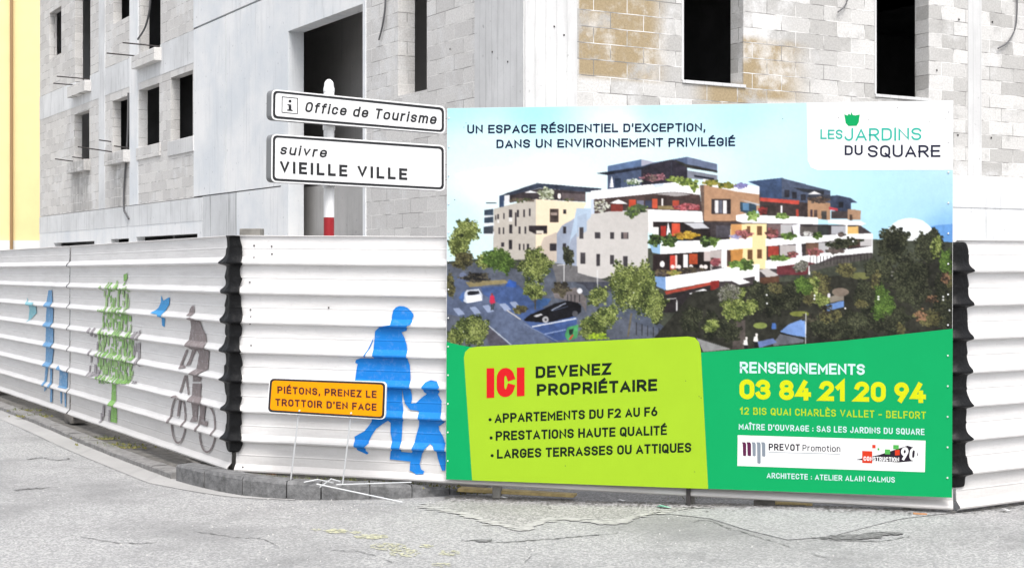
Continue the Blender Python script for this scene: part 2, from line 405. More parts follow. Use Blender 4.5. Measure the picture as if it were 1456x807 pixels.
for (cx, cy, rx, ry, n) in ((1212, 767, 40, 2.6, 170), (1255, 764, 26, 1.8, 80), (686, 769, 10, 1.6, 40)):
    hv, hf = [], []
    for _ in range(n):
        a, r_ = random.uniform(0, 6.28), math.sqrt(random.random())
        p = ground(cx + rx * r_ * math.cos(a), cy + ry * r_ * math.sin(a)); s_ = random.uniform(.006, .022); k_ = len(hv); h_ = road_h(p.x, p.y) + 0.0062 + random.random() * .0015
        for q in range(6): a_ = q * 1.047 + random.uniform(-.3, .3); hv.append((p.x + s_ * 1.6 * math.cos(a_), p.y + s_ * math.sin(a_), h_))
        hf.append(tuple(range(k_, k_ + 6)))
    struct(mesh_obj('pothole', hv, hf, M['crack']))
yv, yf = [], []
for (cx, cy, rx, ry, n) in ((478, 755, 18, 3, 120), (505, 757, 8, 2, 30), (528, 763, 24, 3.5, 150), (552, 777, 26, 5, 110), (575, 786, 22, 6, 90), (606, 776, 10, 2.5, 30), (638, 786, 16, 4, 50), (628, 803, 14, 3, 30), (450, 753, 6, 2, 12)):
    for _ in range(n):
        a, r_ = random.uniform(0, 6.28), math.sqrt(random.random())
        p = ground(cx + rx * r_ * math.cos(a), cy + ry * r_ * math.sin(a)); s_ = random.uniform(0.003, 0.010); i = len(yv)
        a0 = random.uniform(0, 6.28)
        for q in range(5): yv.append((p.x + s_ * 1.6 * math.cos(a0 + q * 1.257), p.y + s_ * math.sin(a0 + q * 1.257), 0.0045 + random.random() * 0.0012))
        yf.append(tuple(range(i, i + 5)))
struct(mesh_obj('yellow_road_marking', yv, yf, M['road_yellow']))

# ------------------------------------------------------------------ kerb, gutter, pavement
KPX = [(-60, 562, .05), (0, 583, .05), (70, 611, .05), (120, 633, .05), (180, 657, .05), (243, 681, .055)]
KPX2 = [(250, 683.5, .15), (290, 694, .16), (344, 704.5, .16), (407, 709.5, .15), (456, 710.5, .14), (526, 709.5, .125), (586, 707.5, .10), (640, 703.5, .055), (700, 699, .012)]
def kerb_pts(k, n):
    P = [(*ground(x, y).xy, h) for x, y, h in k]
    return [Vector(p) for p in smooth_path(P, n)]
def kerb_mesh(name, pts, m, per_stone, w=0.15):
    mb = MB(); back = []
    def nrm(i):
        a, b = pts[max(i - 1, 0)], pts[min(i + 1, len(pts) - 1)]
        d = Vector((b.x - a.x, b.y - a.y, 0)).normalized(); n = Vector((-d.y, d.x, 0))
        return n, d
    for i in range(len(pts) - 1):
        (n0, d0), (n1, d1) = nrm(i), nrm(i + 1)
        a, b = Vector((pts[i].x, pts[i].y, 0)), Vector((pts[i + 1].x, pts[i + 1].y, 0))
        if i % per_stone == 0: a = a + d0 * 0.006
        if i % per_stone == per_stone - 1: b = b - d1 * 0.006
        ha, hb = Vector((0, 0, pts[i].z)), Vector((0, 0, pts[i + 1].z))
        lo = Vector((0, 0, -0.05)); c = 0.018
        j = random.uniform(-.002, .002)
        A = [a + lo, a + ha * 0.82 + n0 * 0.004, a + ha + n0 * c, a + ha + n0 * w, a + lo + n0 * w]
        B = [b + lo, b + hb * 0.82 + n1 * 0.004, b + hb + n1 * c, b + hb + n1 * w, b + lo + n1 * w]
        A = [q + Vector((random.uniform(-.004, .004), random.uniform(-.004, .004), random.uniform(-.006, .004))) for q in A] if i % per_stone == 0 or not i else [q.copy() for q in lastB]
        B = [q + Vector((random.uniform(-.004, .004), random.uniform(-.004, .004), random.uniform(-.006, .004))) for q in B]; lastB = B
        k = len(mb.v); mb.v += A + B
        for q in range(4): mb.f.append((k + q, k + 5 + q, k + 6 + q, k + q + 1))
        if i % per_stone == 0: mb.f.append(tuple(k + q for q in range(5)))
        if i % per_stone == per_stone - 1: mb.f.append(tuple(k + 9 - q for q in range(5)))
        back.append(a + ha + n0 * (w * 0.9))
    back.append(b + hb + n1 * (w * 0.9))
    struct(mb.build(name, m)); return back
k1 = kerb_pts(KPX, 6); k2 = kerb_pts(KPX2, 4)
b1 = kerb_mesh('kerb', k1, M['kerb_low'], 3, 0.16); b2 = kerb_mesh('kerb', k2, M['kerb'], 4, 0.17)
gv, gf = [], []
for i, p in enumerate(k1 + k2[:14]):
    q = (k1 + k2[:14])
    a, b = q[max(i - 1, 0)], q[min(i + 1, len(q) - 1)]
    d = Vector((b.x - a.x, b.y - a.y, 0)).normalized(); n = Vector((d.y, -d.x, 0))
    wd = 0.24 * (1 if i < len(k1) else max(0.15, 1 - (i - len(k1)) / 13))
    gv += [(p.x - n.x * .02, p.y - n.y * .02, 0.0042), (p.x + n.x * wd, p.y + n.y * wd, 0.0042)]
    if i: gf.append((2 * i - 2, 2 * i - 1, 2 * i + 1, 2 * i))
struct(mesh_obj('gutter', gv, gf, M['gutter'], uvs=[(v[0], v[1]) for v in gv]))
# gritty pavement strip under the fence: between the back of the kerb and a line behind the hoarding
pv, pf = [], []
pts = [Vector((p.x, p.y, max(0.008, p.z - 0.012))) for p in b1 + b2]
hub_side = SIDE.P(14, .05, -1.0); 
inner = []
for p in pts:
    # the point on the fence line nearest to p, pushed 1 m behind it
    ts = max(0.9, (p - SIDE.o).dot(SIDE.u)) if (p - SIDE.o).dot(SIDE.u) > 0.4 else None
    if ts is not None: q = SIDE.P(ts, 0.02, -0.9)
    else: q = FRONT.P(max(0.9, (p - FRONT.o).dot(FRONT.u)), 0.02, -0.9)
    inner.append(q)
for i, (p, q) in enumerate(zip(pts, inner)):
    row = [p, p.lerp(q, 0.2), p.lerp(q, 0.45), q]
    row[1].z = max(0.012, p.z - 0.02); row[2].z = max(0.010, p.z - 0.065); row[3].z = 0.010
    pv += row
    if i:
        for k in range(3): pf.append((4 * i - 4 + k, 4 * i - 3 + k, 4 * i + 1 + k, 4 * i + k))
struct(mesh_obj('pavement', pv, pf, M['dirt'], smooth=True))

# ------------------------------------------------------------------ unfinished apartment building
bld = empty('apartment_building', (BC[0], BC[1], 0), 'unfinished grey concrete block apartment building with empty black window openings', 'building')
WTH = 0.19
def wall(name, pl, t0, t1, h0, h1, m, holes=(), proud=0.0, thick=WTH, label=None, parent=None):
    """one wall zone with real rectangular openings and reveals"""
    ts = sorted({t0, t1, *[min(max(x, t0), t1) for h in holes for x in h[:2]]})
    hs_ = sorted({h0, h1, *[min(max(x, h0), h1) for h in holes for x in h[2:]]})
    solid = {}
    for i in range(len(ts) - 1):
        for j in range(len(hs_) - 1):
            a, b = (ts[i] + ts[i + 1]) / 2, (hs_[j] + hs_[j + 1]) / 2
            solid[i, j] = not any(h[0] < a < h[1] and h[2] < b < h[3] for h in holes)
    v, f, uv = [], [], []
    def quad(p):
        k = len(v)
        for (t, h, d) in p: v.append(pl.P(t, h, d)); uv.append((t + (d * 1.0 if len({q[0] for q in p}) == 1 else 0), h + (d if len({q[1] for q in p}) == 1 else 0)))
        f.append((k, k + 1, k + 2, k + 3))
    a, b = proud, proud - thick
    for (i, j), s in solid.items():
        if not s: continue
        A, B, C, D = ts[i], ts[i + 1], hs_[j], hs_[j + 1]
        quad([(A, C, a), (B, C, a), (B, D, a), (A, D, a)]); quad([(A, C, b), (A, D, b), (B, D, b), (B, C, b)])
        if not solid.get((i - 1, j), False): quad([(A, C, a), (A, D, a), (A, D, b), (A, C, b)])
        if not solid.get((i + 1, j), False): quad([(B, C, a), (B, C, b), (B, D, b), (B, D, a)])
        if not solid.get((i, j - 1), False): quad([(A, C, a), (A, C, b), (B, C, b), (B, C, a)])
        if not solid.get((i, j + 1), False): quad([(A, D, a), (B, D, a), (B, D, b), (A, D, b)])
    o = mesh_obj(name, v, f, m, parent or bld, uvs=uv, label=label)
    bm = bmesh.new(); bm.from_mesh(o.data); bmesh.ops.recalc_face_normals(bm, faces=bm.faces[:]); bm.to_mesh(o.data); bm.free()
    return o
def tx(pl, x): return pl.th(x, HY)[0]
def hole(pl, xl, xr, yt, yb):
    a, b = tx(pl, xl), tx(pl, xr); xm = (xl + xr) / 2
    return (min(a, b), max(a, b), pl.th(xm, yb)[1], pl.th(xm, yt)[1])
TOP, FL1, FL2 = 10.6, 3.17, 6.38
W = dict(a=hole(BL, 70.2, 87, 13.5, 79.8), b=hole(BL, 106.5, 128.3, -75, 119), c=hole(BL, 161, 186, -45, 28), d=hole(BL, 199.5, 228, -50, 74.5),
         e=hole(BL, 105.5, 127, 159.5, 229), f=hole(BL, 160, 184, 139.5, 216), g=hole(BL, 197.4, 226.5, 123, 206.5), h=hole(BL, 242.6, 274.2, 105, 197))
slots = [hole(BL, 77, 134.5, 343.8, 372), hole(BL, 157.6, 183.5, 339.2, 372), hole(BL, 194, 281, 334.2, 372)]
TE = tx(BL, 56.5)
c140, c150, c184, c197 = tx(BL, 141), tx(BL, 149.5), tx(BL, 185), tx(BL, 196.8)
c276, c322, c413, c528, c676 = tx(BL, 276), tx(BL, 322), tx(BL, 401), tx(BL, 521), tx(BL, 676)
LB = FL2 - 0.62                                   # underside of the upper ring beam
def zone(pl, t1, t0, hs_): return dict(pl=pl, t0=min(t0, t1), t1=max(t0, t1))
for (t0, t1, hl) in ((TE, c140, 'abe'), (c150, c184, 'cf'), (c197, c276, 'dgh')):
    lo = [W[k] for k in hl if W[k][3] < FL2]; up = [W[k] for k in hl if W[k][3] > FL2]
    wall('block_wall', BL, min(t0, t1), max(t0, t1), FL1, LB, M['block_side'], lo)
    wall('ring_beam', BL, min(t0, t1), max(t0, t1), LB, FL2, M['concrete_band'], [h for h in lo + up if h[3] > LB], 0.006)
    wall('block_wall', BL, min(t0, t1), max(t0, t1), FL2 + 0.012, TOP, M['block_side'], up, -0.004)
wall('concrete_column', BL, c150, c140, FL1, TOP, M['concrete_band'], (), 0.012)
wall('concrete_column', BL, c197, c184, FL1, TOP, M['concrete'], (), 0.015)
wall('concrete_wall', BL, c322 + 0.02, c276, FL1 + .02, FL2, M['concrete'], (), 0.010)
wall('concrete_wall', BL, c413, c322 - 0.02, FL1 + .02, FL2, M['concrete'], (), 0.012)
wall('concrete_wall', BL, c413, c276, FL2 + .035, TOP, M['concrete'], (), 0.014)
c290, c337 = tx(BL, 288), tx(BL, 337)
wall('ring_beam', BL, c290, TE, 2.72, FL1 - .012, M['concrete_band'], (), 0.010)
wall('base_wall', BL, c290, TE, -0.1, 2.72, M['concrete'], slots, 0.004)
wall('base_wall', BL, c337, c290, -0.1, FL1, M['concrete_streak'], (), 0.002, label='base wall with dark vertical water streaks')
wall('base_wall', BL, c413, c337, -0.1, FL1, M['concrete'], (), 0.006)
# two storey stairwell opening
big = hole(BL, 411.5, 517.5, 24, 372); big = (big[0], big[1], -0.05, BL.th(465, 25)[1])
wall('stair_wall', BL, c528, c413, -0.1, TOP, M['concrete'], [big], 0.020, 0.27)
wall('block_wall', BL, c676, c528, FL1 - 1.2, TOP, M['block_side'], [hole(BL, 566, 607, -120, 132)], 0.0, 0.26)
wall('base_wall', BL, c676, c528, -0.1, FL1 - 1.2, M['concrete'], (), 0.004)
wall('concrete_column', BL, 0.0, c676, -0.1, TOP, M['concrete_board'], (), 0.012)
# stairwell inner walls
def box_wall(name, pl, t0, t1, h0, h1, d0, d1, m):
    mb = MB(); mb.obox(pl.P(t0, h0, d0), pl.u * (t1 - t0), pl.n * (d1 - d0), Vector((0, 0, h1 - h0)))
    return mesh_obj(name, mb.v, mb.f, m, bld, uvs=[((v - pl.o).dot(pl.u) + (v - pl.o).dot(pl.n), v.z) for v in mb.v])
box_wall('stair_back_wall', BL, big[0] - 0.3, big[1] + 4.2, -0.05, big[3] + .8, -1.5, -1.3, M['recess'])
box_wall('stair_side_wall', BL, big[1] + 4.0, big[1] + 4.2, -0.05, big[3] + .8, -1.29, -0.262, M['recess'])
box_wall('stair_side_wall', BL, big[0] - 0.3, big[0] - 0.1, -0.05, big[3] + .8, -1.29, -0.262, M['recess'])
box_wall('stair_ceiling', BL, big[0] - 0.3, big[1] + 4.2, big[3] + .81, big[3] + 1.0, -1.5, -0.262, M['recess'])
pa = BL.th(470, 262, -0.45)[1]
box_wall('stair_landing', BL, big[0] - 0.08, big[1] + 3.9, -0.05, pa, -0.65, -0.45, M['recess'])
# street face
cr820, cr1376, cr1395 = tx(BR, 820), tx(BR, 1376), tx(BR, 1395)
RE = 14.0
def rhole(xl, xr, yb, top):
    a = hole(BR, xl, xr, yb - 50, yb); return (a[0], a[1], a[2], top)
wr = [rhole(971.5, 1057, 117.5, 6.2), rhole(1245.5, 1320.5, 137.2, 6.2)]
wall('concrete_column', BR, 0.012, cr820, -0.1, TOP, M['concrete_board'], (), 0.012)
wall('block_wall', BR, cr820, cr1376, FL1, TOP, M['block_street'], wr, 0.0, 0.26)
wall('concrete_column', BR, cr1376, cr1395, FL1, TOP, M['concrete_board'], (), 0.010)
wall('block_wall', BR, cr1395, RE, FL1, TOP, M['block_street'], [(10.2, 11.4, 4.24, 6.2)], 0.0)
wall('ring_beam', BR, cr820, RE, 2.72, FL1, M['concrete_band'], (), 0.016)
wall('base_wall', BR, cr820, RE, -0.1, 2.72, M['concrete_band'], (), 0.006)
for h in wr:
    box_wall('window_sill', BR, h[0] - 0.02, h[1] + 0.03, h[2] - 0.035, h[2] + 0.004, -0.2, 0.02, M['concrete_board'])
    box_wall('window_jamb', BR, h[0] - 0.03, h[0] + 0.004, h[2] + 0.005, h[3], -0.2, 0.008, M['concrete_board'])
for k in 'bdefgh':
    h = W[k]
    t = 0.27 if k != 'h' else 0.30
    pr = 0.16 if k not in 'gh' else 0.03
    bevel(box_wall('window_sill', BL, h[0] - 0.10, h[1] + 0.12, h[2] - t, h[2] - 0.004, -0.2, pr, M['block_side'] if k != 'h' else M['concrete_board']), 0.01)
# closing walls, roof, storey slabs, inner partitions
A_, B_ = BL.P(TE, 0), BR.P(RE, 0)
back = Plane((A_.x, A_.y), DR); end = Plane((B_.x, B_.y), DL)
def rear(*a):
    mb = MB(); mb.obox(*a); mb.build('rear_wall', M['concrete_band'], bld)
rear(BL.P(TE - 0.01, -.1, -WTH), -BL.n * (RE - WTH - .05), BL.u * (-0.2), Vector((0, 0, TOP + .1)))
rear(BR.P(RE - 0.01, -.1, -WTH), -BR.n * (TE - WTH - .05), BR.u * (-0.2), Vector((0, 0, TOP + .1)))
o_far = BC[0] + BL.u.x * (TE - .25) + BR.u.x * (RE - .25), BC[1] + BL.u.y * (TE - .25) + BR.u.y * (RE - .25)
rear((o_far[0], o_far[1], -.1), BL.u * -(TE - .6), BR.u * 0.2, Vector((0, 0, TOP + .1)))
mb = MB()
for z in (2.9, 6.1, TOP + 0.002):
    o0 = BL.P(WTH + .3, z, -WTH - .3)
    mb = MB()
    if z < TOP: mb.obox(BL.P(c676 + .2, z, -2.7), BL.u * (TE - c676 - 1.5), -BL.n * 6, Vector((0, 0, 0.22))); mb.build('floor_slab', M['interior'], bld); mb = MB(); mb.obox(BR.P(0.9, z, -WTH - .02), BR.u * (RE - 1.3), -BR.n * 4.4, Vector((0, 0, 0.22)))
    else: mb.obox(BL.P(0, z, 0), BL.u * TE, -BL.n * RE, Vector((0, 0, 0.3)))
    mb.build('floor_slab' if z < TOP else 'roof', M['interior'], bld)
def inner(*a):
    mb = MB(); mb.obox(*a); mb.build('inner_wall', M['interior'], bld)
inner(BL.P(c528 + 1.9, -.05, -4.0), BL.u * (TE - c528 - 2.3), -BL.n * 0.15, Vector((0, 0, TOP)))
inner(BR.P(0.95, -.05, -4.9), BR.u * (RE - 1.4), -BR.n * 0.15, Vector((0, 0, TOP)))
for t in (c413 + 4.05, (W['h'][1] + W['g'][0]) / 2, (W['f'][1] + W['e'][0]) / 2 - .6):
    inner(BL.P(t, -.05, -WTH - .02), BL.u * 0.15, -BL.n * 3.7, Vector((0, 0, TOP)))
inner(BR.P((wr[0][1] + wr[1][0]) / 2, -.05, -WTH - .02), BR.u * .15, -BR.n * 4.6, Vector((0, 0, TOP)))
# scaffold bars sticking out of the side wall, hanging cables
for (x, y, L_) in ((227, 66.3, 0.95), (200, 80.5, 0.9), (127, 112.7, 0.95), (104, 121, 0.6), (104, 230, 0.55), (159, 216.6, 0.95), (158, 202, 0.34), (127, 227, 0.5), (183, 211, 0.4)):
    p = BL.X(x, y); mb = MB(); tilt = 0.02 if y < 130 else 0.10
    mb.tube([p - BL.n * 0.1, p + BL.n * L_ * .8 + Vector((0, 0, tilt * L_))], 0.015, 6); mb.build('scaffold_bar', M['steel'], bld)
def cable(pl, px, r=0.016, d=0.035):
    mb = MB(); mb.tube([pl.X(x, y, d) for x, y in smooth_path(px, 5)], r, 6); mb.build('cable', M['cable'], bld)
cable(BL, [(182.5, 132), (181.5, 190), (179, 230), (176.5, 265), (176, 296), (179, 304), (183, 311)], 0.022)
cable(BL, [(214, -5), (212, 18), (206, 40), (196, 56)], 0.022)
cable(BL, [(548, -4), (547.5, 12), (544, 36), (538.7, 57)], 0.014)
cable(BR, [(1206, -6), (1202, 8), (1191.6, 17.3)], 0.011)
cable(BR, [(1446, -8), (1446, 18), (1443, 42), (1433, 60), (1419, 69)], 0.012)
for (x, y) in ((1363.5, 28), (1411, 31.5), (1362, 192), (1409.5, 196), (1332, 100)):
    mb = MB(); mb.obox(BR.X(x, y, 0.004) - BR.u * .013 - Vector((0, 0, .013)), BR.u * .026, BR.n * .004, Vector((0, 0, .026))); mb.build('tie_hole', M['steel'], bld)
for (x, y) in ((700, 74), (788, 38), (802, 50), (722, 88), (640, 70)):
    pl = BL if x < 782 else BR
    mb = MB(); mb.obox(pl.X(x, y, 0.014) - pl.u * .01 - Vector((0, 0, .01)), pl.u * .02, pl.n * .004, Vector((0, 0, .02))); mb.build('tie_hole', M['steel'], bld)

# ------------------------------------------------------------------ ochre building down the side street
YP = Plane(((-40), 44.0), (1, 0))
yb = empty('rendered_house', (-17, 44, 0), 'tall ochre yellow rendered house with white plinth and brown downpipe', 'building')
px0 = YP.th(-260, 375)[0]; px1 = YP.th(75, 375)[0]
mb = MB(); mb.obox(YP.P(px0, 2.62, 0), YP.u * (px1 - px0), -YP.n * 9, Vector((0, 0, 9.6))); mb.build('wall', M['yellow'], yb)
mb = MB(); mb.obox(YP.P(px0 - .05, -.1, 0.05), YP.u * (px1 - px0 + .1), -YP.n * 9.1, Vector((0, 0, 2.715))); mb.build('plinth', M['plinth'], yb)
mb = MB(); mb.tube([YP.P(YP.th(18.5, 375)[0], 0, .14), YP.P(YP.th(18.5, 375)[0], 12.2, .14)], 0.05, 10); mb.build('downpipe', M['pipe'], yb)
mb = MB(); mb.obox(YP.P(px0 - .4, 12.23, .5), YP.u * (px1 - px0 + .8), -YP.n * 10, Vector((0, 0, 0.3))); mb.build('roof', M['post'], yb)

# ------------------------------------------------------------------ corrugated hoarding
PER, NP, FH = 0.25, 8, 2.0
base = [(0.0, 0.000), (0.012, -0.001), (0.095, 0.001), (0.103, 0.0035), (0.111, 0.001), (0.178, 0.004), (0.211, 0.035), (0.226, 0.043), (0.238, 0.040)]  # (distance below the top of a period, depth)
def profile():
    """(v from the bottom, depth) from bottom to top"""
    out = []
    for k in range(NP):
        top = FH - k * PER
        for (a, d) in base:
            if k == 0 and a < 0.08: d = 0.018 if a == 0 else d
            out.append((top - a, d))
    out.append((0.0, 0.0)); out[-1] = (0.0, 0.012)
    return out[::-1]
PROF = profile()
PV = [p[0] for p in PROF]
def depth(v):
    if v <= PV[0]: return PROF[0][1]
    for i in range(len(PROF) - 1):
        if PV[i] <= v <= PV[i + 1]:
            w = (v - PV[i]) / max(1e-6, PV[i + 1] - PV[i]); return PROF[i][1] * (1 - w) + PROF[i + 1][1] * w
    return PROF[-1][1]
class Panel:
    def __init__(s, pl, t0, t1, z0, z1, label):
        s.pl, s.t0, s.t1, s.z0, s.z1 = pl, t0, t1, z0, z1
        s.root = empty('hoarding_panel', pl.P(t0, z0), label, 'fence panel', 'white corrugated hoarding panels around the site')
        a, b = min(t0, t1), max(t0, t1)
        v, f, sm = [], [], []
        cols = [a + (b - a) * i / 24 for i in range(25)]
        wv = [0.004 * math.sin(i * 1.7 + t0) + random.uniform(-.002, .002) for i in range(25)]
        for i, t in enumerate(cols):
            for (vv, d) in PROF: v.append(pl.P(t, s.zb(t) + vv, d + wv[i]))
        n = len(PROF)
        for i in range(24):
            for j in range(n - 1): f.append((i * n + j, (i + 1) * n + j, (i + 1) * n + j + 1, i * n + j + 1))
        o = mesh_obj('sheet', v, f, M['sheet'], s.root)
        so = o.modifiers.new('thickness', 'SOLIDIFY'); so.thickness = 0.004; so.offset = -1
        bm = bmesh.new(); bm.from_mesh(o.data); bmesh.ops.recalc_face_normals(bm, faces=bm.faces[:])
        if sum(q.normal.dot(pl.n) * q.calc_area() for q in bm.faces) < 0: bmesh.ops.reverse_faces(bm, faces=bm.faces[:])
        bm.to_mesh(o.data); bm.free()
    def zb(s, t): return s.z0 + (s.z1 - s.z0) * (t - s.t0) / (s.t1 - s.t0)
    def post(s, t, top, w=0.09):
        mb = MB(); mb.obox(s.pl.P(t - w / 2, -.2, -0.045), s.pl.u * w, -s.pl.n * 0.09, Vector((0, 0, top + .2)))
        bevel(mb.build('post', M['post'], s.root), 0.005)
    def stencil(s, name, outlines, m, lift=0.003, px=True, label=None):
        """painted figure: each outline (list of loops) is cut along the folds and laid on the corrugation"""
        bm = bmesh.new()
        for loops in outlines:
            L2 = []
            for lp in loops:
                q = []
                for p in lp:
                    t, h = s.pl.th(p[0], p[1], 0.012); q.append(Vector((t, h - s.zb(t), 0)))
                L2.append(q)
            allv = [p for lp in L2 for p in lp]; vs = [bm.verts.new(p) for p in allv]
            for t in tessellate_polygon(L2):
                try: bm.faces.new([vs[i] for i in t])
                except ValueError: pass
        for vv in PV[1:-1]:
            bmesh.ops.bisect_plane(bm, geom=bm.verts[:] + bm.edges[:] + bm.faces[:], plane_co=(0, vv, 0), plane_no=(0, 1, 0))
        bmesh.ops.triangulate(bm, faces=bm.faces[:])
        for c in [min(s.t0, s.t1) + abs(s.t1 - s.t0) * i / 24 for i in range(1, 24)]: 
            bmesh.ops.bisect_plane(bm, geom=bm.verts[:] + bm.edges[:] + bm.faces[:], plane_co=(c, 0, 0), plane_no=(1, 0, 0))
        off = parent_loc(s.root)
        for v in bm.verts:
            t, vv = v.co.x, v.co.y
            v.co = s.pl.P(t, s.zb(t) + vv, depth(vv) + 0.005 + lift) - off
        bmesh.ops.recalc_face_normals(bm, faces=bm.faces[:])
        me = bpy.data.meshes.new(name); bm.to_mesh(me); bm.free(); me.materials.append(m)
        o = bpy.data.objects.new(name, me); COL.objects.link(o); o.parent = s.root
        if label: o['label'] = label
        return o
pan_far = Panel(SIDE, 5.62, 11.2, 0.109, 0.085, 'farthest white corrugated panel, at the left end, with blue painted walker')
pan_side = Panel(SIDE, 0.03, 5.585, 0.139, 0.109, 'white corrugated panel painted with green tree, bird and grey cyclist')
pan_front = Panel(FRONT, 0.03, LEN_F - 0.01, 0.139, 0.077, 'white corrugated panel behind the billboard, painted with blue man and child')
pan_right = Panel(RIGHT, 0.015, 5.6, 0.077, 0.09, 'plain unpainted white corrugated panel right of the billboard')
mb = MB()
for i_, (vv_, d_) in enumerate(PROF[2:]):
    z_ = pan_side.zb(5.585) + vv_; w_ = random.uniform(.008, .022)
    mb.v += [SIDE.P(5.6025 - w_, z_, d_ + .005), SIDE.P(5.6025 + w_, z_, d_ + .005)]
    if i_: mb.f.append((2 * i_ - 2, 2 * i_ - 1, 2 * i_ + 1, 2 * i_))
mb.build('joint_strip', M['tape'], pan_side.root)
pan_far.post(5.60, 1.9); pan_side.post(0.2, 1.9); pan_right.post(5.5, 1.95); pan_far.post(11.1, 1.9)
mb = MB(); mb.obox(FRONT.P(0.045, -.1, -0.03), FRONT.u * 0.19, -FRONT.n * 0.09, Vector((0, 0, 2.30))); bevel(mb.build('post', M['post'], pan_front.root), .006)
# stand-off bolts and scuffs near the left end of the front panel
for (x, y) in ((361, 349), (361.5, 366), (386, 350), (386.5, 361), (355, 401), (356, 440), (357, 450), (357, 460), (357, 491), (467, 437), (347, 663)):
    p = FRONT.X(x, y, 0.03); t, h = FRONT.th(x, y, 0.012)
    p = FRONT.P(t, h, depth(h - pan_front.zb(t)) + .006); mb = MB(); mb.obox(p - FRONT.u * .006 - Vector((0, 0, .006)), FRONT.u * .012, FRONT.n * .004, Vector((0, 0, .012))); mb.build('bolt', M['steel'], pan_front.root)

def zz(ox, oy, s): return lambda *pts: [(ox + x / s, oy + y / s) for x, y in pts]
p1, p2 = zz(490, 420, 5.767), zz(490, 540, 5.38)
man = (p1((285, 258), (385, 240), (385, 200), (388, 160), (398, 120), (420, 95), (450, 85), (485, 88), (515, 100), (540, 122), (562, 150), (566, 168), (556, 190), (558, 212), (550, 235), (525, 247), (510, 272), (505, 288), (465, 300), (490, 345), (508, 400), (518, 470), (516, 525), (532, 565), (538, 620), (541, 700), (541, 785))
       + p2((497, 60), (512, 105), (515, 140), (508, 178), (545, 175), (590, 132), (628, 106), (602, 88), (598, 50), (620, 15), (660, 0), (705, 10), (735, 52), (722, 70), (724, 92), (712, 108), (742, 160), (738, 240), (745, 290), (768, 318), (735, 345), (718, 350), (722, 380), (752, 430), (772, 490), (774, 560), (770, 690), (745, 692), (712, 598), (700, 545), (680, 500), (655, 485), (635, 510), (592, 560), (574, 640), (584, 680), (610, 697), (602, 716), (550, 718), (498, 690), (500, 640), (503, 622), (345, 605), (350, 545), (365, 530), (365, 470), (350, 400), (350, 328), (330, 310), (290, 335), (240, 372), (208, 420), (188, 462), (192, 480), (158, 515), (160, 540), (182, 556), (170, 568), (95, 535), (80, 500), (80, 460), (74, 432), (112, 410), (150, 390), (182, 350), (205, 318))
       + p1((230, 840), (120, 800), (85, 700), (92, 640), (97, 600), (105, 560), (85, 550), (92, 525), (130, 512), (240, 514), (236, 440), (243, 360), (248, 290)))
hole_ = p2((438, 60), (447, 120), (462, 180), (500, 226), (568, 236), (570, 290), (568, 350), (545, 430), (530, 500), (513, 555), (430, 548), (433, 500), (438, 420), (442, 320), (456, 290), (448, 220), (440, 150))
strap = p1((236, 345), (232, 372), (172, 508), (160, 508))
pan_front.stencil('painted_figure', [[man, hole_], [strap]], M['paint_blue'], label='blue silhouette of a man with a shoulder bag leading a child')
r1, r2 = zz(230, 420, 6.72), zz(230, 530, 6.21)
def ring(cx, cy, rx, ry, w, a0=0, a1=360, n=36):
    o, i = [], []
    for k in range(n + 1):
        a = R(a0 + (a1 - a0) * k / n)
        o.append((cx + rx * math.cos(a), cy + ry * math.sin(a))); i.append((cx + (rx - w) * math.cos(a), cy + (ry - w * 1.3) * math.sin(a)))
    return o, i
def bar(a, b, w):
    return [(a[0] - w, a[1]), (a[0] + w, a[1]), (b[0] + w, b[1]), (b[0] - w, b[1])]
rider = [[r1((258, 190), (265, 130), (285, 97), (305, 97), (312, 140), (305, 195))],
         [r1((268, 245), (275, 215), (300, 205), (345, 228), (362, 255), (385, 320), (415, 370), (432, 470), (446, 545), (440, 700), (400, 725), (372, 760), (365, 820), (290, 820), (292, 745), (330, 700), (352, 560), (330, 520), (305, 560), (270, 660), (228, 672), (262, 600), (285, 520), (250, 500), (262, 400), (276, 300))],
         [r1((240, 510), (225, 520), (195, 600), (172, 660), (180, 695), (235, 690), (225, 672), (195, 655), (215, 600), (245, 530))],
         [r2((268, 92), (345, 92), (340, 190), (378, 280), (372, 420), (402, 425), (402, 470), (340, 450), (330, 290), (315, 290), (310, 430), (245, 430), (270, 380), (255, 260), (265, 190))]]
pan_side.stencil('painted_figure', rider, M['paint_taupe'], label='grey silhouette of a cyclist')
for (cx, cy, rx, ry) in ((143, 408, 70, 215), (398, 492, 78, 212)):
    o, i = ring(cx, cy, rx, ry, 13)
    pan_side.stencil('painted_wheel', [[r2(o[k], o[k + 1], i[k + 1], i[k])] for k in range(36)], M['paint_taupe'], 0.0045)
pan_side.stencil('painted_handlebar', [[r2(*bar((205, 20), (163, 170), 8))], [r2(*bar((212, 24), (238, 190), 7))]], M['paint_taupe'], 0.0052)
pan_side.stencil('painted_fork', [[r2(*bar((160, 215), (142, 380), 9))]], M['paint_taupe'], 0.0052)
bz = zz(180, 400, 3.105)
pan_side.stencil('painted_bird', [[bz((150, 60), (160, 85), (180, 72), (188, 70), (187, 100), (172, 128), (168, 150), (166, 200), (155, 195), (150, 145), (116, 138), (140, 115), (150, 92))]], M['paint_sky'])
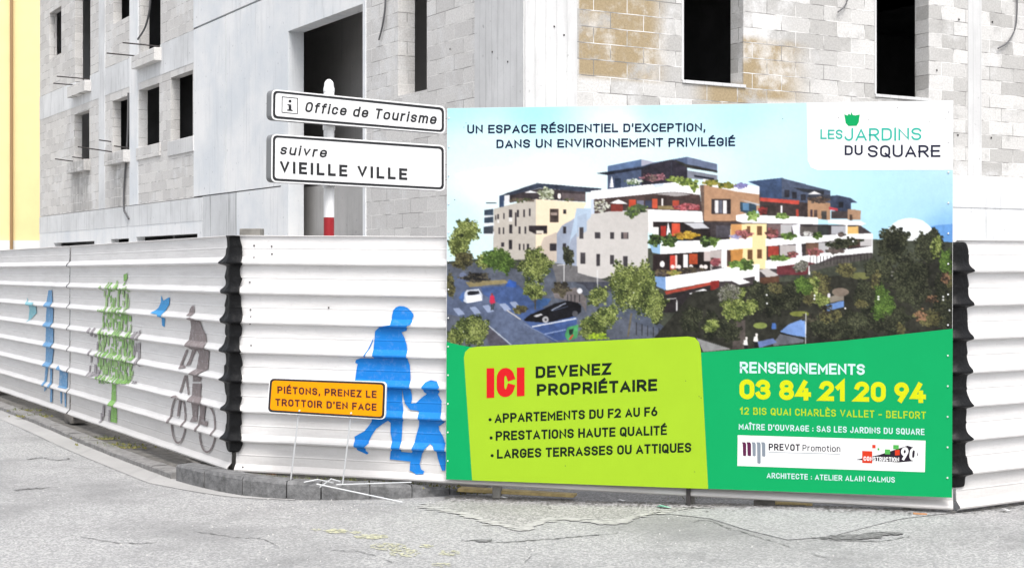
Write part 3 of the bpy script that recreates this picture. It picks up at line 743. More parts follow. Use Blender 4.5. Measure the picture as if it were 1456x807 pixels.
def strokes(spans, n, wr_, hr_, seed):
    rd = random.Random(seed); out = []; occ = []
    for (x0, x1, y0, y1, n_) in spans:
        for _ in range(n_):
            x = rd.uniform(x0, x1); y = rd.uniform(y0, y1); w = rd.uniform(*wr_); h = rd.uniform(*hr_)
            y1_ = min(y + h, y1)
            if any(abs(x - a) < (w + b) / 2 + .1 and y < d and y1_ > c for a, b, c, d in occ): continue
            occ.append((x, w, y, y1_)); k = rd.uniform(-1.0, 1.0)
            out.append([[(x - w / 2, y), (x + w / 2 + k * .3, y + rd.uniform(-2, 2)), (x + w / 2 + k, y1_ + rd.uniform(-2, 2)), (x - w / 2 + k * .5, y1_)]])
    return out
green = [[[(158.5, 545), (164, 546), (166, 601), (157, 599)]]] + strokes([(150, 180, 398, 440, 26), (176, 180, 384, 405, 6), (144, 186, 436, 480, 220), (140, 190, 470, 520, 420), (139, 186, 500, 545, 420), (146, 178, 520, 546, 120)], 0, (1.2, 3.4), (4, 14), 3)
pan_side.stencil('painted_tree', green, M['paint_green'], 0.003)
g2 = strokes([(146, 184, 400, 470, 60), (140, 188, 460, 540, 90)], 0, (1.2, 3.2), (6, 18), 9)
pan_side.stencil('painted_tree', g2, M['paint_green2'], 0.0048, label='paler green strokes of the painted tree')
g3 = strokes([(128, 140, 465, 535, 26), (186, 200, 470, 520, 22), (188, 193, 505, 545, 5), (144, 150, 572, 600, 5), (154, 158, 575, 598, 3), (131, 134, 500, 535, 4)], 0, (1.6, 3.6), (8, 26), 5)
pan_side.stencil('painted_bush', g3, M['paint_grey'], 0.0055)
fz = zz(20, 400, 4.035)
pan_far.stencil('painted_figure', [[fz((195, 50), (215, 50), (222, 140), (222, 250), (225, 370), (216, 480), (218, 690), (206, 690), (204, 500), (194, 480), (182, 620), (170, 632), (180, 450), (180, 250), (185, 120))],
                                   [fz((258, 480), (305, 525), (305, 615), (258, 605))], [fz((262, 625), (272, 628), (272, 700), (266, 698))], [fz((285, 632), (296, 634), (298, 720), (290, 715))]], M['paint_blue_worn'], label='worn blue silhouette of a walker')
pan_far.stencil('painted_bird', [[fz((72, 88), (86, 118), (120, 120), (128, 180), (110, 200), (82, 232), (86, 160))]], M['paint_cyan'])

# ------------------------------------------------------------------ black film over the two corners
def film(name, rows, label):
    v, f = [], []
    n = len(rows[0])
    for r_ in rows: v += r_
    for i in range(len(rows) - 1):
        for j in range(n - 1): f.append((i * n + j, i * n + j + 1, (i + 1) * n + j + 1, (i + 1) * n + j))
    o = mesh_obj(name, v, f, M['tape']); tag(o, label, 'corner strip', 'black film strips over the hoarding corners')
    sb_ = o.modifiers.new('crumple', 'SUBSURF'); sb_.levels = sb_.render_levels = 2
    so = o.modifiers.new('thickness', 'SOLIDIFY'); so.thickness = 0.004
    o.data.polygons.foreach_set('use_smooth', [True] * len(o.data.polygons))
    return o
rd = random.Random(4)
rows = []
vs_ = sorted({round(x, 3) for x in PV if 0.17 < x} | {0.17})
wl_, wr2 = 0.11, 0.11
for vv in vs_:
    d = depth(vv) + 0.022
    k = depth(vv) / 0.041
    wl_ = 0.080 + 0.055 * k + rd.uniform(-.030, .045); wr2 = 0.088 + 0.012 * k + rd.uniform(-.018, .022)
    if vv > 1.85: wl_ *= 0.75
    z = vv + pan_side.z0
    # side panel edge, the corner in between, front panel
    z += rd.uniform(-.004, .004); a = SIDE.P(wl_, z, d + rd.uniform(0, .016)); b = SIDE.P(wl_ * .45, z, d + rd.uniform(0, .012))
    c0 = Vector(((SIDE.P(0, z, d) + FRONT.P(0, z, d)) / 2)) + (SIDE.n + FRONT.n) * 0.010
    e = FRONT.P(wr2 * .5, z, d + rd.uniform(0, .012)); g_ = FRONT.P(wr2, z, d + rd.uniform(0, .006))
    rows.append([a, b, c0, e, g_])
o = film('corner_strip', rows, 'crumpled black film strip over the corner right of the painted cyclist')
rows = []
vs_ = sorted({round(x, 3) for x in PV if 0.17 < x < 1.985} | {0.17, 1.985})
for vv in vs_:
    d = depth(vv) + 0.012; k = depth(vv) / 0.041; z = vv + pan_right.z0
    w_ = 0.105 + 0.03 * k + (0.03 * (vv - 0.2) / 1.8) + rd.uniform(-.016, .016)
    c0 = Vector(CR + (0,)) ; c0.z = z; c0 = c0 + (RIGHT.n + FRONT.n) * (0.004 + d * 0.5)
    rows.append([FRONT.P(LEN_F - 0.07, z, d * .9), c0, RIGHT.P(w_ * .5, z, d + rd.uniform(0, .010)), RIGHT.P(w_, z, d + rd.uniform(0, .006))])
film('corner_strip', rows, 'black film strip along the right edge of the billboard')

# ------------------------------------------------------------------ text
def _arc(cx, cy, rx, ry, a0, a1, n=9):
    return [(cx + rx * math.cos(R(a0 + (a1 - a0) * k / n)), cy + ry * math.sin(R(a0 + (a1 - a0) * k / n))) for k in range(n + 1)]
def _O(b=0.0, t=1.0, e=0.30):                     # stadium loop
    return _arc(.5, t - e, .5, e, 0, 180) + _arc(.5, b + e, .5, e, 180, 360) + [(1, t - e)]
_C = _arc(.5, .70, .5, .30, 12, 180) + _arc(.5, .30, .5, .30, 180, 348)
_S = _arc(.5, .76, .5, .24, 15, 270, 14) + _arc(.5, .26, .5, .26, 90, -165, 14)
_P = [(0, 0), (0, 1), (.5, 1)] + _arc(.55, .725, .45, .275, 90, -90) + [(0, .45)]
_E = [[(1, 1), (0, 1), (0, 0), (1, 0)], [(0, .51), (.88, .51)]]
XH = .72
def _lo(l): return [[(x, y * XH) for x, y in q] for q in l]
GL = {                                            # letter: (width, centre lines in a unit box)
 'A': (.68, [[(0, 0), (.5, 1), (1, 0)], [(.19, .27), (.81, .27)]]), 'B': (.60, [[(0, .52), (.5, .52)] + _arc(.62, .26, .38, .26, 90, -90) + [(0, 0), (0, 1), (.5, 1)] + _arc(.52, .76, .36, .24, 90, -90) + [(.3, .52)]]),
 'C': (.60, [_C]), 'D': (.62, [[(0, 0), (0, 1), (.5, 1)] + _arc(.5, .7, .5, .3, 90, 0) + _arc(.5, .3, .5, .3, 0, -90) + [(0, 0)]]), 'E': (.54, _E), 'F': (.52, [[(1, 1), (0, 1), (0, 0)], [(0, .49), (.88, .49)]]),
 'G': (.62, [_arc(.5, .70, .5, .30, 12, 180) + _arc(.5, .30, .5, .30, 180, 360) + [(1, .46), (.55, .46)]]), 'H': (.62, [[(0, 0), (0, 1)], [(1, 0), (1, 1)], [(0, .5), (1, .5)]]), 'I': (.0, [[(0, 0), (0, 1)]]), 'J': (.5, [[(1, 1), (1, .3)] + _arc(.5, .3, .5, .3, 0, -165)]),
 'L': (.50, [[(0, 1), (0, 0), (1, 0)]]), 'M': (.78, [[(0, 0), (0, 1), (.5, .30), (1, 1), (1, 0)]]), 'N': (.64, [[(0, 0), (0, 1), (1, 0), (1, 1)]]), 'O': (.62, [_O()]), 'P': (.60, [_P]), 'Q': (.62, [_O(), [(.58, .24), (1.0, -.06)]]),
 'R': (.61, [_P, [(.50, .45), (1, 0)]]), 'S': (.59, [_S]), 'T': (.56, [[(0, 1), (1, 1)], [(.5, 1), (.5, 0)]]), 'U': (.62, [[(0, 1), (0, .3)] + _arc(.5, .3, .5, .3, 180, 360) + [(1, 1)]]), 'V': (.66, [[(0, 1), (.5, 0), (1, 1)]]), 'X': (.64, [[(0, 0), (1, 1)], [(0, 1), (1, 0)]]), 'Z': (.56, [[(0, 1), (1, 1), (0, 0), (1, 0)]]),
 '0': (.60, [_O()]), '1': (.34, [[(0, .74), (.75, 1), (.75, 0)]]), '2': (.57, [_arc(.5, .72, .5, .28, 170, -28, 12) + [(0, 0), (1, 0)]]), '3': (.57, [_arc(.47, .76, .48, .24, 165, -90, 12), _arc(.47, .26, .53, .26, 90, -168, 12)]), '4': (.62, [[(.62, 1), (0, .24), (1, .24)], [(.74, .5), (.74, 0)]]),
 '6': (.58, [_arc(.5, .3, .5, .3, 150, 510, 20), [(.07, .45), (.60, 1)]]), '8': (.60, [_arc(.5, .76, .44, .24, -90, 270, 20), _arc(.5, .26, .5, .26, 90, 450, 20)]), '9': (.58, [_arc(.5, .7, .5, .3, -30, 330, 20), [(.93, .55), (.40, 0)]]),
 ',': (.02, [[(.8, .06), (-.6, -.14)]]), '’': (.02, [[(.6, 1.0), (.2, .78)]]), ':': (.0, [[(0, .10), (0, .115)], [(0, .58), (0, .595)]]), '-': (.36, [[(0, .42), (1, .42)]]),
 'i': (.0, [[(0, 0), (0, XH)], [(0, .98), (0, 1.0)]]), 'o': (.56, _lo([_O()])), 'c': (.50, _lo([_C])), 'e': (.55, _lo([[(0, .5), (1, .5), (1, .62)] + _arc(.5, .64, .5, .36, 0, 180) + _arc(.5, .32, .5, .32, 180, 335)])), 'd': (.55, _lo([_O()]) + [[(1, 0), (1, 1)]]), 'f': (.34, [[(1.05, 1)] + _arc(.75, .8, .4, .2, 90, 180) + [(.35, 0)], [(0, XH), (.95, XH)]]),
 'm': (.86, [[(0, 0), (0, XH)], _arc(.25, .5, .25, .22, 180, 0) + [(.5, 0)], _arc(.75, .5, .25, .22, 180, 0) + [(1, 0)]]), 'n': (.52, [[(0, 0), (0, XH)], _arc(.5, .48, .5, .24, 180, 0) + [(1, 0)]]), 'r': (.30, [[(0, 0), (0, XH)], _arc(.9, .45, .9, .27, 180, 85)]), 's': (.48, _lo([_S])), 't': (.34, [[(.4, .95), (.4, .22)] + _arc(.8, .2, .4, .2, 180, 280), [(0, XH), (1, XH)]]), 'u': (.53, [[(0, XH), (0, .24)] + _arc(.5, .24, .5, .24, 180, 360), [(1, XH), (1, 0)]]), 'v': (.54, [[(0, XH), (.5, 0), (1, XH)]]),
}
ACC = {'É': ('E', [[(.35, 1.17), (.70, 1.34)]]), 'È': ('E', [[(.65, 1.17), (.30, 1.34)]]), 'Î': ('I', [[(-.16, 1.16), (0, 1.32), (.16, 1.16)]])}
def text_strokes(txt, width, wt, gap=.17, rnd=False):
    """letters as ribbons of even weight (units: cap height); returns a list of (outline ribbon verts, faces)"""
    adv = []; nat = 0; flex = 0
    for ch in txt:
        if ch == ' ': adv.append((None, .30 + gap)); nat += .30 + gap; continue
        w, st = GL[ACC[ch][0]] if ch in ACC else GL[ch]
        adv.append((ch, w)); nat += w + gap; flex += w
    nat -= gap
    k = (width - wt * sum(1 for a in adv if a[0])) / nat
    out = []; x = 0.0
    def ribbon(p, closed=False):
        q = [Vector((*a, 0)) for a in p]; q = [a for n_, a in enumerate(q) if n_ == 0 or (a - q[n_ - 1]).length > 1e-4]
        closed = (q[0] - q[-1]).length < 1e-3
        if closed: q = q[:-1]
        n = len(q); h = wt / 2; L_, R_ = [], []
        for m_ in range(n):
            a, b, c = q[m_ - 1], q[m_], q[(m_ + 1) % n]
            d1 = (b - a).normalized() if (m_ > 0 or closed) else (c - b).normalized()
            d2 = (c - b).normalized() if (m_ < n - 1 or closed) else d1
            n1, n2 = Vector((-d1.y, d1.x, 0)), Vector((-d2.y, d2.x, 0)); mm = n1 + n2
            if mm.length < .2: mm = n1
            mm = mm.normalized(); sc = min(1 / max(mm.dot(n1), .3), 2.6)
            e = Vector((0, 0, 0))
            if not closed and m_ == 0: e = -d1 * (h if not rnd else h * .75)
            if not closed and m_ == n - 1: e = d1 * (h if not rnd else h * .75)
            L_.append(b + mm * h * sc + e); R_.append(b - mm * h * sc + e)
        vv = L_ + R_; ff = [(m_, m_ + n, m_ + 1 + n, m_ + 1) for m_ in range(n - 1)]
        if closed: ff.append((n - 1, 2 * n - 1, n, 0))
        if rnd and not closed:
            for en in (0, n - 1):
                s0 = len(vv); c = (vv[en] + vv[en + n]) / 2; r_ = (vv[en] - vv[en + n]) / 2
                dd = Vector((r_.y, -r_.x, 0)) * (1 if en else -1)
                vv += [c + r_ * math.cos(t_ * .785) + dd * math.sin(t_ * .785) * .8 for t_ in range(5)]; ff.append(tuple(range(s0, s0 + 5)))
        return vv, ff
    for ch, w in adv:
        if ch is None: x += w * k; continue
        base_ = ACC[ch][0] if ch in ACC else ch
        w2 = w * k
        def mp(u, v):
            if base_ in 'I:i' or w == 0: return (x + wt / 2 + u * 1.0, wt / 2 + v * (1 - wt))
            return (x + wt / 2 + u * w2, wt / 2 + v * (1 - wt))
        st = list(GL[base_][1]) + (ACC[ch][1] if ch in ACC else [])
        for q in st:
            vv, ff = ribbon([mp(*p) for p in q])
            if base_ in 'AVMNXZ' : vv = [Vector((a.x, min(1.0, max(0.0, a.y)), 0)) if max(p[1] for p in q) <= 1 else a for a in vv]
            if base_ == 'v': vv = [Vector((a.x, min(XH * (1 - wt) + wt, max(0.0, a.y)), 0)) for a in vv]
            out.append((vv, ff))
        x += w2 + wt + gap * k
    return out
class Board:
    """anything flat: lays outlines and letters on a plane, layer by layer"""
    def __init__(s, pl, d): s.pl, s.d = pl, d
    def at(s, p, lift): return s.pl.X(p[0], p[1], s.d, lift)
    def poly(s, mb, px, lift):
        mb.poly([s.at(p, lift) for p in px])
    def text(s, mb, txt, a, b, h0, h1, lift, wt=0.16, shear=0.0, gap=.17, rnd=False):
        W_ = (b[0] - a[0]) / ((h0 + h1) / 2)
        for n_, (vv, ff) in enumerate(text_strokes(txt, W_, wt, gap, rnd)):
            i = len(mb.v); li = lift + (n_ % 7) * 0.00009
            for p in vv:
                k = (p.x + shear * p.y) / W_
                mb.v.append(s.at((a[0] + k * (b[0] - a[0]), a[1] + k * (b[1] - a[1]) - p.y * (h0 + k * (h1 - h0))), li))
            mb.f += [tuple(i + q for q in f_) for f_ in ff]
def rrect(c, r, n=5):
    """rounded quad from four corners (TL, TR, BR, BL) in pixels"""
    c = [Vector((*p, 0)) for p in c]; out = []
    for i in range(4):
        p, a, b = c[i], c[i - 1], c[(i + 1) % 4]
        u, w = (a - p).normalized() * r, (b - p).normalized() * r
        for k in range(n + 1):
            t = k / n; q = (p + u) * (1 - t) ** 2 + p * 2 * t * (1 - t) + (p + w) * t * t
            out.append((q.x, q.y))
    return out
def inset(c, dx, dy):
    c = [Vector((*p, 0)) for p in c]; ctr = sum(c, Vector()) / 4
    out = []
    for i, p in enumerate(c):
        a, b = c[i - 1], c[(i + 1) % 4]
        u, w = (a - p).normalized(), (b - p).normalized()
        q = p + u * (dy if i in (1, 3) and False else 0) 
        hx = (1 if i in (0, 3) else -1) * dx; vy = (1 if i in (0, 1) else -1) * dy
        out.append((p.x + hx, p.y + vy))
    return out

# ------------------------------------------------------------------ the billboard
BD = 0.085                                        # the board stands this far off the fence plane
BB = Board(FRONT, BD)
TL, TR, BRc, BLc = (636, 154), (1355.5, 143), (1353.5, 707), (634, 681)
bill = empty('billboard', FRONT.P(FRONT.th(1000, 700, BD)[0], 0, BD), 'large property advertising board with a printed apartment building, fixed to the white hoarding', 'billboard')
fp = [BB.at(p, 0) for p in (TL, TR, BRc, BLc)]
v = fp + [p - FRONT.n * 0.012 for p in fp]
mesh_obj('board', v, [(0, 3, 2, 1), (4, 5, 6, 7), (0, 1, 5, 4), (1, 2, 6, 5), (2, 3, 7, 6), (3, 0, 4, 7)], M['print_white'], bill)
for x in (700, 978, 1290):
    t = FRONT.th(x, 600, BD)[0]; mb = MB()
    mb.obox(FRONT.P(t - .03, 0.0, -0.02), FRONT.u * .06, -FRONT.n * .08, Vector((0, 0, 3.02))); mb.build('support_post', M['post'], bill)
t = FRONT.th(978, 600, BD)[0]; mb = MB()
mb.obox(FRONT.P(t - .016, 0.045, 0.030), FRONT.u * .032, FRONT.n * .03, Vector((0, 0, .35))); mb.build('bracket', M['steel'], bill)

# --- the printed view: painted into a small colour grid, one grid vertex per printed dot
OX, OY, SS = 630, 138, 2
CW, CH = (1360 - OX) * SS, (512 - OY) * SS
cv = np.zeros((CH, CW, 3), np.float32)
yy, xx = np.mgrid[0:CH, 0:CW]; XX = xx / SS + OX; YY = yy / SS + OY
ctrl = [((640, 150), (178, 244, 252)), ((760, 160), (170, 240, 250)), ((930, 158), (190, 245, 252)), ((1050, 165), (186, 240, 252)), ((700, 205), (220, 250, 255)), ((900, 215), (226, 250, 255)), ((690, 270), (236, 252, 255)), ((640, 300), (205, 238, 250)), ((780, 250), (245, 254, 255)),
        ((1100, 200), (205, 245, 253)), ((1130, 240), (200, 240, 252)), ((1250, 265), (182, 230, 250)), ((1340, 260), (176, 222, 248)), ((1345, 320), (140, 196, 244)), ((1290, 300), (176, 224, 250)), ((1200, 260), (190, 236, 252)), ((880, 172), (236, 252, 255)), ((1000, 235), (220, 248, 255)), ((1345, 245), (190, 232, 250))]
num = np.zeros_like(cv); den = np.zeros((CH, CW, 1), np.float32)
for (x, y), c in ctrl:
    w = 1.0 / (((XX - x) ** 2 + ((YY - y) * 1.6) ** 2) + 300) ** 1.3
    num += w[..., None] * np.array(c, np.float32); den += w[..., None]
cv[:] = num / den
def fillp(poly, col, jit=0):
    P = np.array(poly, float)
    x0, x1 = P[:, 0].min(), P[:, 0].max(); y0, y1 = P[:, 1].min(), P[:, 1].max()
    i0, i1 = max(0, int((x0 - OX) * SS) - 1), min(CW, int((x1 - OX) * SS) + 2); j0, j1 = max(0, int((y0 - OY) * SS) - 1), min(CH, int((y1 - OY) * SS) + 2)
    if i1 <= i0 or j1 <= j0: return
    gx, gy = XX[j0:j1, i0:i1] + .25, YY[j0:j1, i0:i1] + .25
    ins = np.zeros(gx.shape, bool)
    for k in range(len(P)):
        (xa, ya), (xb, yb_) = P[k], P[(k + 1) % len(P)]
        if ya == yb_: continue
        c = ((ya > gy) != (yb_ > gy)) & (gx < (xb - xa) * (gy - ya) / (yb_ - ya) + xa); ins ^= c
    a = np.array(col, np.float32)
    if jit: cv[j0:j1, i0:i1][ins] = a + rng.normal(0, jit, (ins.sum(), 1)).astype(np.float32)
    else: cv[j0:j1, i0:i1][ins] = a
def ell(cx, cy, rx, ry, col, n=24):
    fillp([(cx + rx * math.cos(6.2832 * k / n), cy + ry * math.sin(6.2832 * k / n)) for k in range(n)], col)
def line(a, b, w, col):
    d = np.array(b, float) - a; L_ = np.hypot(*d); nn = np.array([-d[1], d[0]]) / max(L_, 1e-6) * w / 2
    fillp([np.array(a) + nn, np.array(b) + nn, np.array(b) - nn, np.array(a) - nn], col)
def leaves(blobs, pal, n, sz=(1.2, 3.0), light=None):
    """scatter small leaf dabs through ellipses"""
    ar = [b[2] * b[3] for b in blobs]; tot = sum(ar)
    for b, a_ in zip(blobs, ar):
        cx, cy, rx, ry = b
        cl = [(rng.uniform(-.8, .8), rng.uniform(-.8, .8), rng.uniform(-1, 1)) for _ in range(7)]
        for _ in range(int(n * a_ / tot)):
            an = rng.uniform(0, 6.283); rr = math.sqrt(rng.random()) * (0.86 + 0.2 * math.sin(an * 5 + cx) + 0.1 * rng.normal())
            x, y = cx + rx * rr * math.cos(an), cy + ry * rr * math.sin(an)
            k = sum(c[2] * math.exp(-(((x - cx) / rx - c[0]) ** 2 + ((y - cy) / ry - c[1]) ** 2) * 5) for c in cl) * 0.5 + 0.5
            k = min(0.999, max(0, k + rng.normal(0, .22))); col = np.array(pal[int(k * len(pal))], float) * rng.uniform(.85, 1.15)
            s_ = rng.uniform(*sz) * SS / 2; i, j = (x - OX) * SS, (y - OY) * SS
            i0, i1, j0, j1 = max(0, int(i - s_)), max(0, int(i + s_ + 1)), max(0, int(j - s_ * .8)), max(0, int(j + s_ * .8 + 1))
            cv[j0:j1, i0:i1] = np.clip(col, 0, 255)
A, B, C, D, E, Fz, Gz, H = zz(680, 250, 5.378), zz(840, 215, 7.017), zz(1000, 220, 5.824), zz(810, 310, 6.725), zz(1000, 310, 5.824), zz(634, 370, 6.21), zz(1030, 400, 8.07), zz(1180, 310, 4.483)
def rc(z, x0, y0, x1, y1, col): fillp(z((x0, y0), (x1, y0), (x1, y1), (x0, y1)), col)
ell(700, 247, 34, 9, (246, 254, 255)); ell(665, 250, 18, 6, (246, 254, 255))
# hills, white dome, far ground
fillp([(1300, 345), (1308, 326), (1330, 320), (1356, 318), (1356, 360), (1300, 360)], (104, 164, 232))
ell(1294, 336, 34, 26, (246, 250, 252)); fillp([(1240, 340), (1356, 344), (1356, 500), (634, 500), (634, 372), (760, 360)], (70, 74, 62))
fillp([(634, 385), (830, 380), (1000, 505), (634, 505)], (84, 92, 108))
# left block
fillp(A((120, 250), (440, 170), (440, 640), (110, 640)), (196, 188, 178)); fillp(A((440, 178), (830, 205), (760, 330), (760, 700), (440, 620)), (246, 226, 194))
fillp(A((560, 500), (640, 380), (760, 310), (760, 700), (560, 660)), (158, 168, 188)); fillp(A((500, 470), (600, 430), (600, 660), (440, 640)), (206, 190, 176))
fillp(A((160, 152), (450, 55), (945, 98), (930, 118), (820, 125), (470, 92), (200, 165)), (58, 66, 84)); fillp(A((160, 152), (200, 150), (195, 235), (160, 240)), (64, 84, 118)); fillp(A((198, 150), (240, 145), (240, 200), (198, 225)), (226, 226, 228))
fillp(A((240, 150), (470, 95), (820, 122), (820, 198), (440, 178), (240, 205)), (66, 58, 62)); fillp(A((640, 130), (820, 140), (820, 195), (640, 185)), (104, 92, 94))
fillp(A((355, 128), (400, 112), (455, 130)), (248, 248, 250)); line(A((58, 206))[0], A((140, 206))[0], 1, (40, 50, 60))
leaves([(*A((520, 135))[0], 12, 9)], [(150, 160, 130), (200, 205, 180), (110, 116, 84)], 160); leaves([(*A((330, 185))[0], 18, 3), (*A((700, 182))[0], 8, 2)], [(84, 92, 62), (110, 96, 84)], 90)
ell(*A((620, 155))[0], 2.5, 4, (250, 240, 235))
for (x0, y0, x1, y1) in ((235, 258, 262, 318), (296, 262, 312, 315), (388, 250, 402, 306), (345, 258, 358, 315), (236, 372, 260, 438), (308, 388, 322, 442), (355, 388, 366, 442), (235, 490, 258, 562), (308, 518, 322, 568), (344, 518, 352, 568), (370, 518, 390, 572), (145, 292, 158, 330), (190, 285, 202, 330), (155, 395, 168, 445), (188, 395, 200, 445), (175, 508, 200, 540), (128, 300, 136, 335), (650, 258, 672, 290), (775, 262, 800, 292), (648, 386, 672, 440), (546, 516, 598, 572), (646, 516, 672, 570)): rc(A, x0, y0, x1, y1, (56, 52, 58))
rc(A, 548, 252, 612, 355, (84, 70, 66)); rc(A, 555, 280, 605, 300, (170, 150, 140)); fillp(A((388, 378), (528, 378), (528, 440), (440, 445), (388, 420)), (52, 44, 48)); rc(A, 445, 418, 500, 440, (226, 216, 200)); rc(A, 280, 280, 292, 385, (70, 62, 66))
for y in (262, 320, 390): fillp(A((45, y), (115, y - 10), (115, y + 40), (45, y + 40)), (60, 74, 92)); fillp(A((45, y + 40), (120, y + 38), (120, y + 62), (45, y + 66)), (228, 232, 236))
rc(A, 40, 390, 112, 440, (60, 66, 76)); rc(A, 235, 318, 262, 350, (226, 224, 222)); rc(A, 145, 335, 160, 360, (226, 224, 222))
# main block, end wall with windows
fillp(D((68, -90), (750, -40), (750, 470), (300, 580), (68, 525)), (208, 203, 199)); fillp([(820, 296), (850, 297), (812, 340), (808, 352)], (180, 200, 222))
fillp(A((755, 310), (830, 285), (830, 420), (755, 470)), (170, 186, 208))
fillp(D((68, 530), (300, 580), (440, 640), (440, 700), (68, 700)), (70, 72, 84))
for (x0, y0, x1, y1) in ((95, 86, 132, 198), (240, 84, 292, 196), (386, 80, 422, 198), (492, 74, 562, 200), (100, 330, 150, 436), (256, 342, 290, 456), (386, 352, 424, 440), (512, 362, 556, 460)): rc(D, x0, y0, x1, y1, (66, 62, 66)); rc(D, x0 - 8, y0 + 2, x0, y1, (216, 210, 206))
rc(D, 515, 90, 552, 195, (124, 110, 108))
# penthouse and upper terrace
fillp(B((0, 395), (170, 378), (760, 300), (1090, 335), (1090, 435), (800, 402), (170, 470), (0, 480)), (252, 252, 254)); fillp(B((620, 330), (740, 305), (720, 350), (640, 370)), (214, 226, 246))
fillp(B((170, 148), (505, 80), (640, 110), (960, 55), (1263, 130), (1263, 215), (960, 150), (505, 200), (505, 340), (170, 378)), (78, 92, 122)); fillp(B((505, 80), (640, 110), (505, 150)), (176, 176, 196))
fillp(B((170, 148), (505, 82), (505, 145), (170, 205)), (96, 122, 164)); fillp(B((505, 160), (800, 82), (960, 130), (960, 300), (505, 340)), (52, 48, 60)); fillp(B((58, 220), (505, 160), (640, 115), (505, 180), (170, 238)), (40, 46, 62))
fillp(B((960, 190), (1263, 240), (1263, 300), (960, 270)), (134, 138, 152)); fillp(B((840, 85), (960, 130), (1263, 195), (1263, 215), (960, 165), (840, 100)), (52, 52, 50)); fillp(B((960, 58), (1263, 130), (1263, 190), (960, 128)), (110, 122, 152)); fillp(B((1030, 235), (1230, 270), (1230, 290), (1030, 255)), (40, 44, 58))
line(B((806, 90))[0], B((806, 260))[0], 1.6, (60, 64, 78)); rc(B, 240, 270, 300, 360, (46, 60, 84)); fillp(B((190, 360), (198, 290), (208, 245), (220, 290), (228, 360)), (252, 252, 254))
leaves([(*B((630, 262))[0], 17, 5)], [(140, 84, 96), (176, 120, 130), (96, 66, 76), (120, 104, 96)], 260); leaves([(*B((430, 305))[0], 12, 4)], [(90, 110, 84), (226, 232, 226), (130, 150, 110)], 140)
leaves([(*B((850, 280))[0], 14, 4), (*B((960, 310))[0], 16, 5), (*B((1030, 350))[0], 6, 6)], [(84, 104, 46), (120, 140, 60), (160, 176, 90), (66, 84, 40)], 420)
# second terrace
fillp(B((30, 480), (170, 468), (820, 402), (1090, 435), (1115, 600), (575, 580), (180, 600), (40, 625)), (78, 62, 60)); fillp(B((640, 430), (820, 402), (1000, 432), (850, 450)), (174, 168, 168)); rc(B, 0, 478, 32, 625, (206, 216, 236))
rc(B, 380, 480, 450, 560, (206, 76, 50)); rc(B, 615, 472, 665, 570, (222, 92, 62)); rc(B, 815, 490, 880, 580, (186, 76, 56)); rc(B, 460, 490, 530, 560, (120, 120, 140)); rc(B, 545, 490, 610, 560, (64, 70, 92)); fillp(B((185, 520), (275, 480), (370, 525)), (252, 252, 252)); rc(B, 200, 525, 320, 600, (150, 62, 54)); rc(B, 704, 470, 722, 545, (246, 240, 236))
rc(B, 670, 545, 830, 580, (150, 130, 90))
leaves([(*B((110, 545))[0], 11, 9)], [(190, 190, 170), (120, 120, 96), (84, 76, 76), (220, 222, 206)], 200); leaves([(*B((970, 555))[0], 18, 4.5)], [(150, 66, 72), (190, 106, 112), (110, 56, 60)], 240)
fillp(B((0, 630), (40, 622), (575, 575), (575, 807), (0, 807)), (206, 201, 197)); leaves([(*B((410, 610))[0], 10, 7), (*B((480, 570))[0], 12, 6)], [(70, 86, 60), (96, 110, 70), (110, 140, 60), (56, 66, 50)], 340)
fillp(B((575, 578), (1115, 602), (1115, 708), (575, 700)), (254, 254, 254)); fillp(B((575, 700), (620, 700), (620, 807), (575, 807)), (248, 246, 244)); fillp(B((1088, 340), (1130, 335), (1130, 690), (1118, 690)), (112, 92, 82))
# brown volume
fillp(C((5, 250), (470, 330), (470, 440), (365, 545), (5, 555)), (190, 146, 112)); fillp(C((0, 200), (150, 230), (465, 262), (465, 330), (250, 300), (5, 250)), (246, 246, 248)); leaves([(*C((60, 230))[0], 11, 4), (*C((190, 255))[0], 13, 4)], [(120, 124, 50), (150, 140, 60), (84, 96, 44)], 260); leaves([(*C((315, 258))[0], 9, 4)], [(120, 116, 170), (150, 146, 190)], 100)
rc(C, 68, 368, 226, 488, (58, 50, 52)); rc(C, 96, 376, 124, 482, (236, 232, 232)); rc(C, 164, 380, 196, 486, (244, 240, 240)); rc(C, 128, 376, 158, 484, (104, 106, 120))
fillp(C((305, 390), (440, 410), (440, 500), (305, 470)), (56, 76, 92)); rc(C, 325, 400, 380, 460, (92, 134, 170)); fillp(C((300, 368), (480, 412), (530, 428), (440, 418)), (190, 190, 194)); fillp(C((0, 548), (350, 545), (350, 580), (0, 580)), (84, 66, 58))
# middle row of blocks receding right
fillp(C((465, 300), (650, 190), (870, 280), (870, 540), (465, 540)), (70, 58, 58)); fillp(C((370, 222), (650, 192), (650, 380), (470, 350), (465, 262)), (66, 86, 122)); fillp(C((650, 192), (1050, 298), (1050, 400), (650, 390)), (82, 92, 116)); fillp(C((740, 270), (1000, 300), (1000, 330), (830, 310)), (52, 54, 62))
fillp(C((470, 352), (795, 380), (790, 412), (470, 384)), (214, 80, 66)); 
for x in (672, 735, 808): rc(C, x, 292 + (x - 672) * .25, x + 40, 352 + (x - 672) * .2, (52, 52, 62))
fillp(C((865, 372), (1052, 400), (1052, 545), (865, 520)), (186, 144, 110)); fillp(C((865, 325), (920, 302), (978, 325)), (240, 238, 238)); rc(C, 884, 454, 905, 512, (78, 60, 70)); rc(C, 918, 458, 944, 515, (88, 70, 66)); rc(C, 978, 465, 1022, 535, (76, 72, 70))
rc(C, 870, 330, 1050, 378, (70, 72, 84)); leaves([(*C((960, 375))[0], 15, 4)], [(90, 74, 66), (70, 62, 60), (120, 100, 86)], 140)
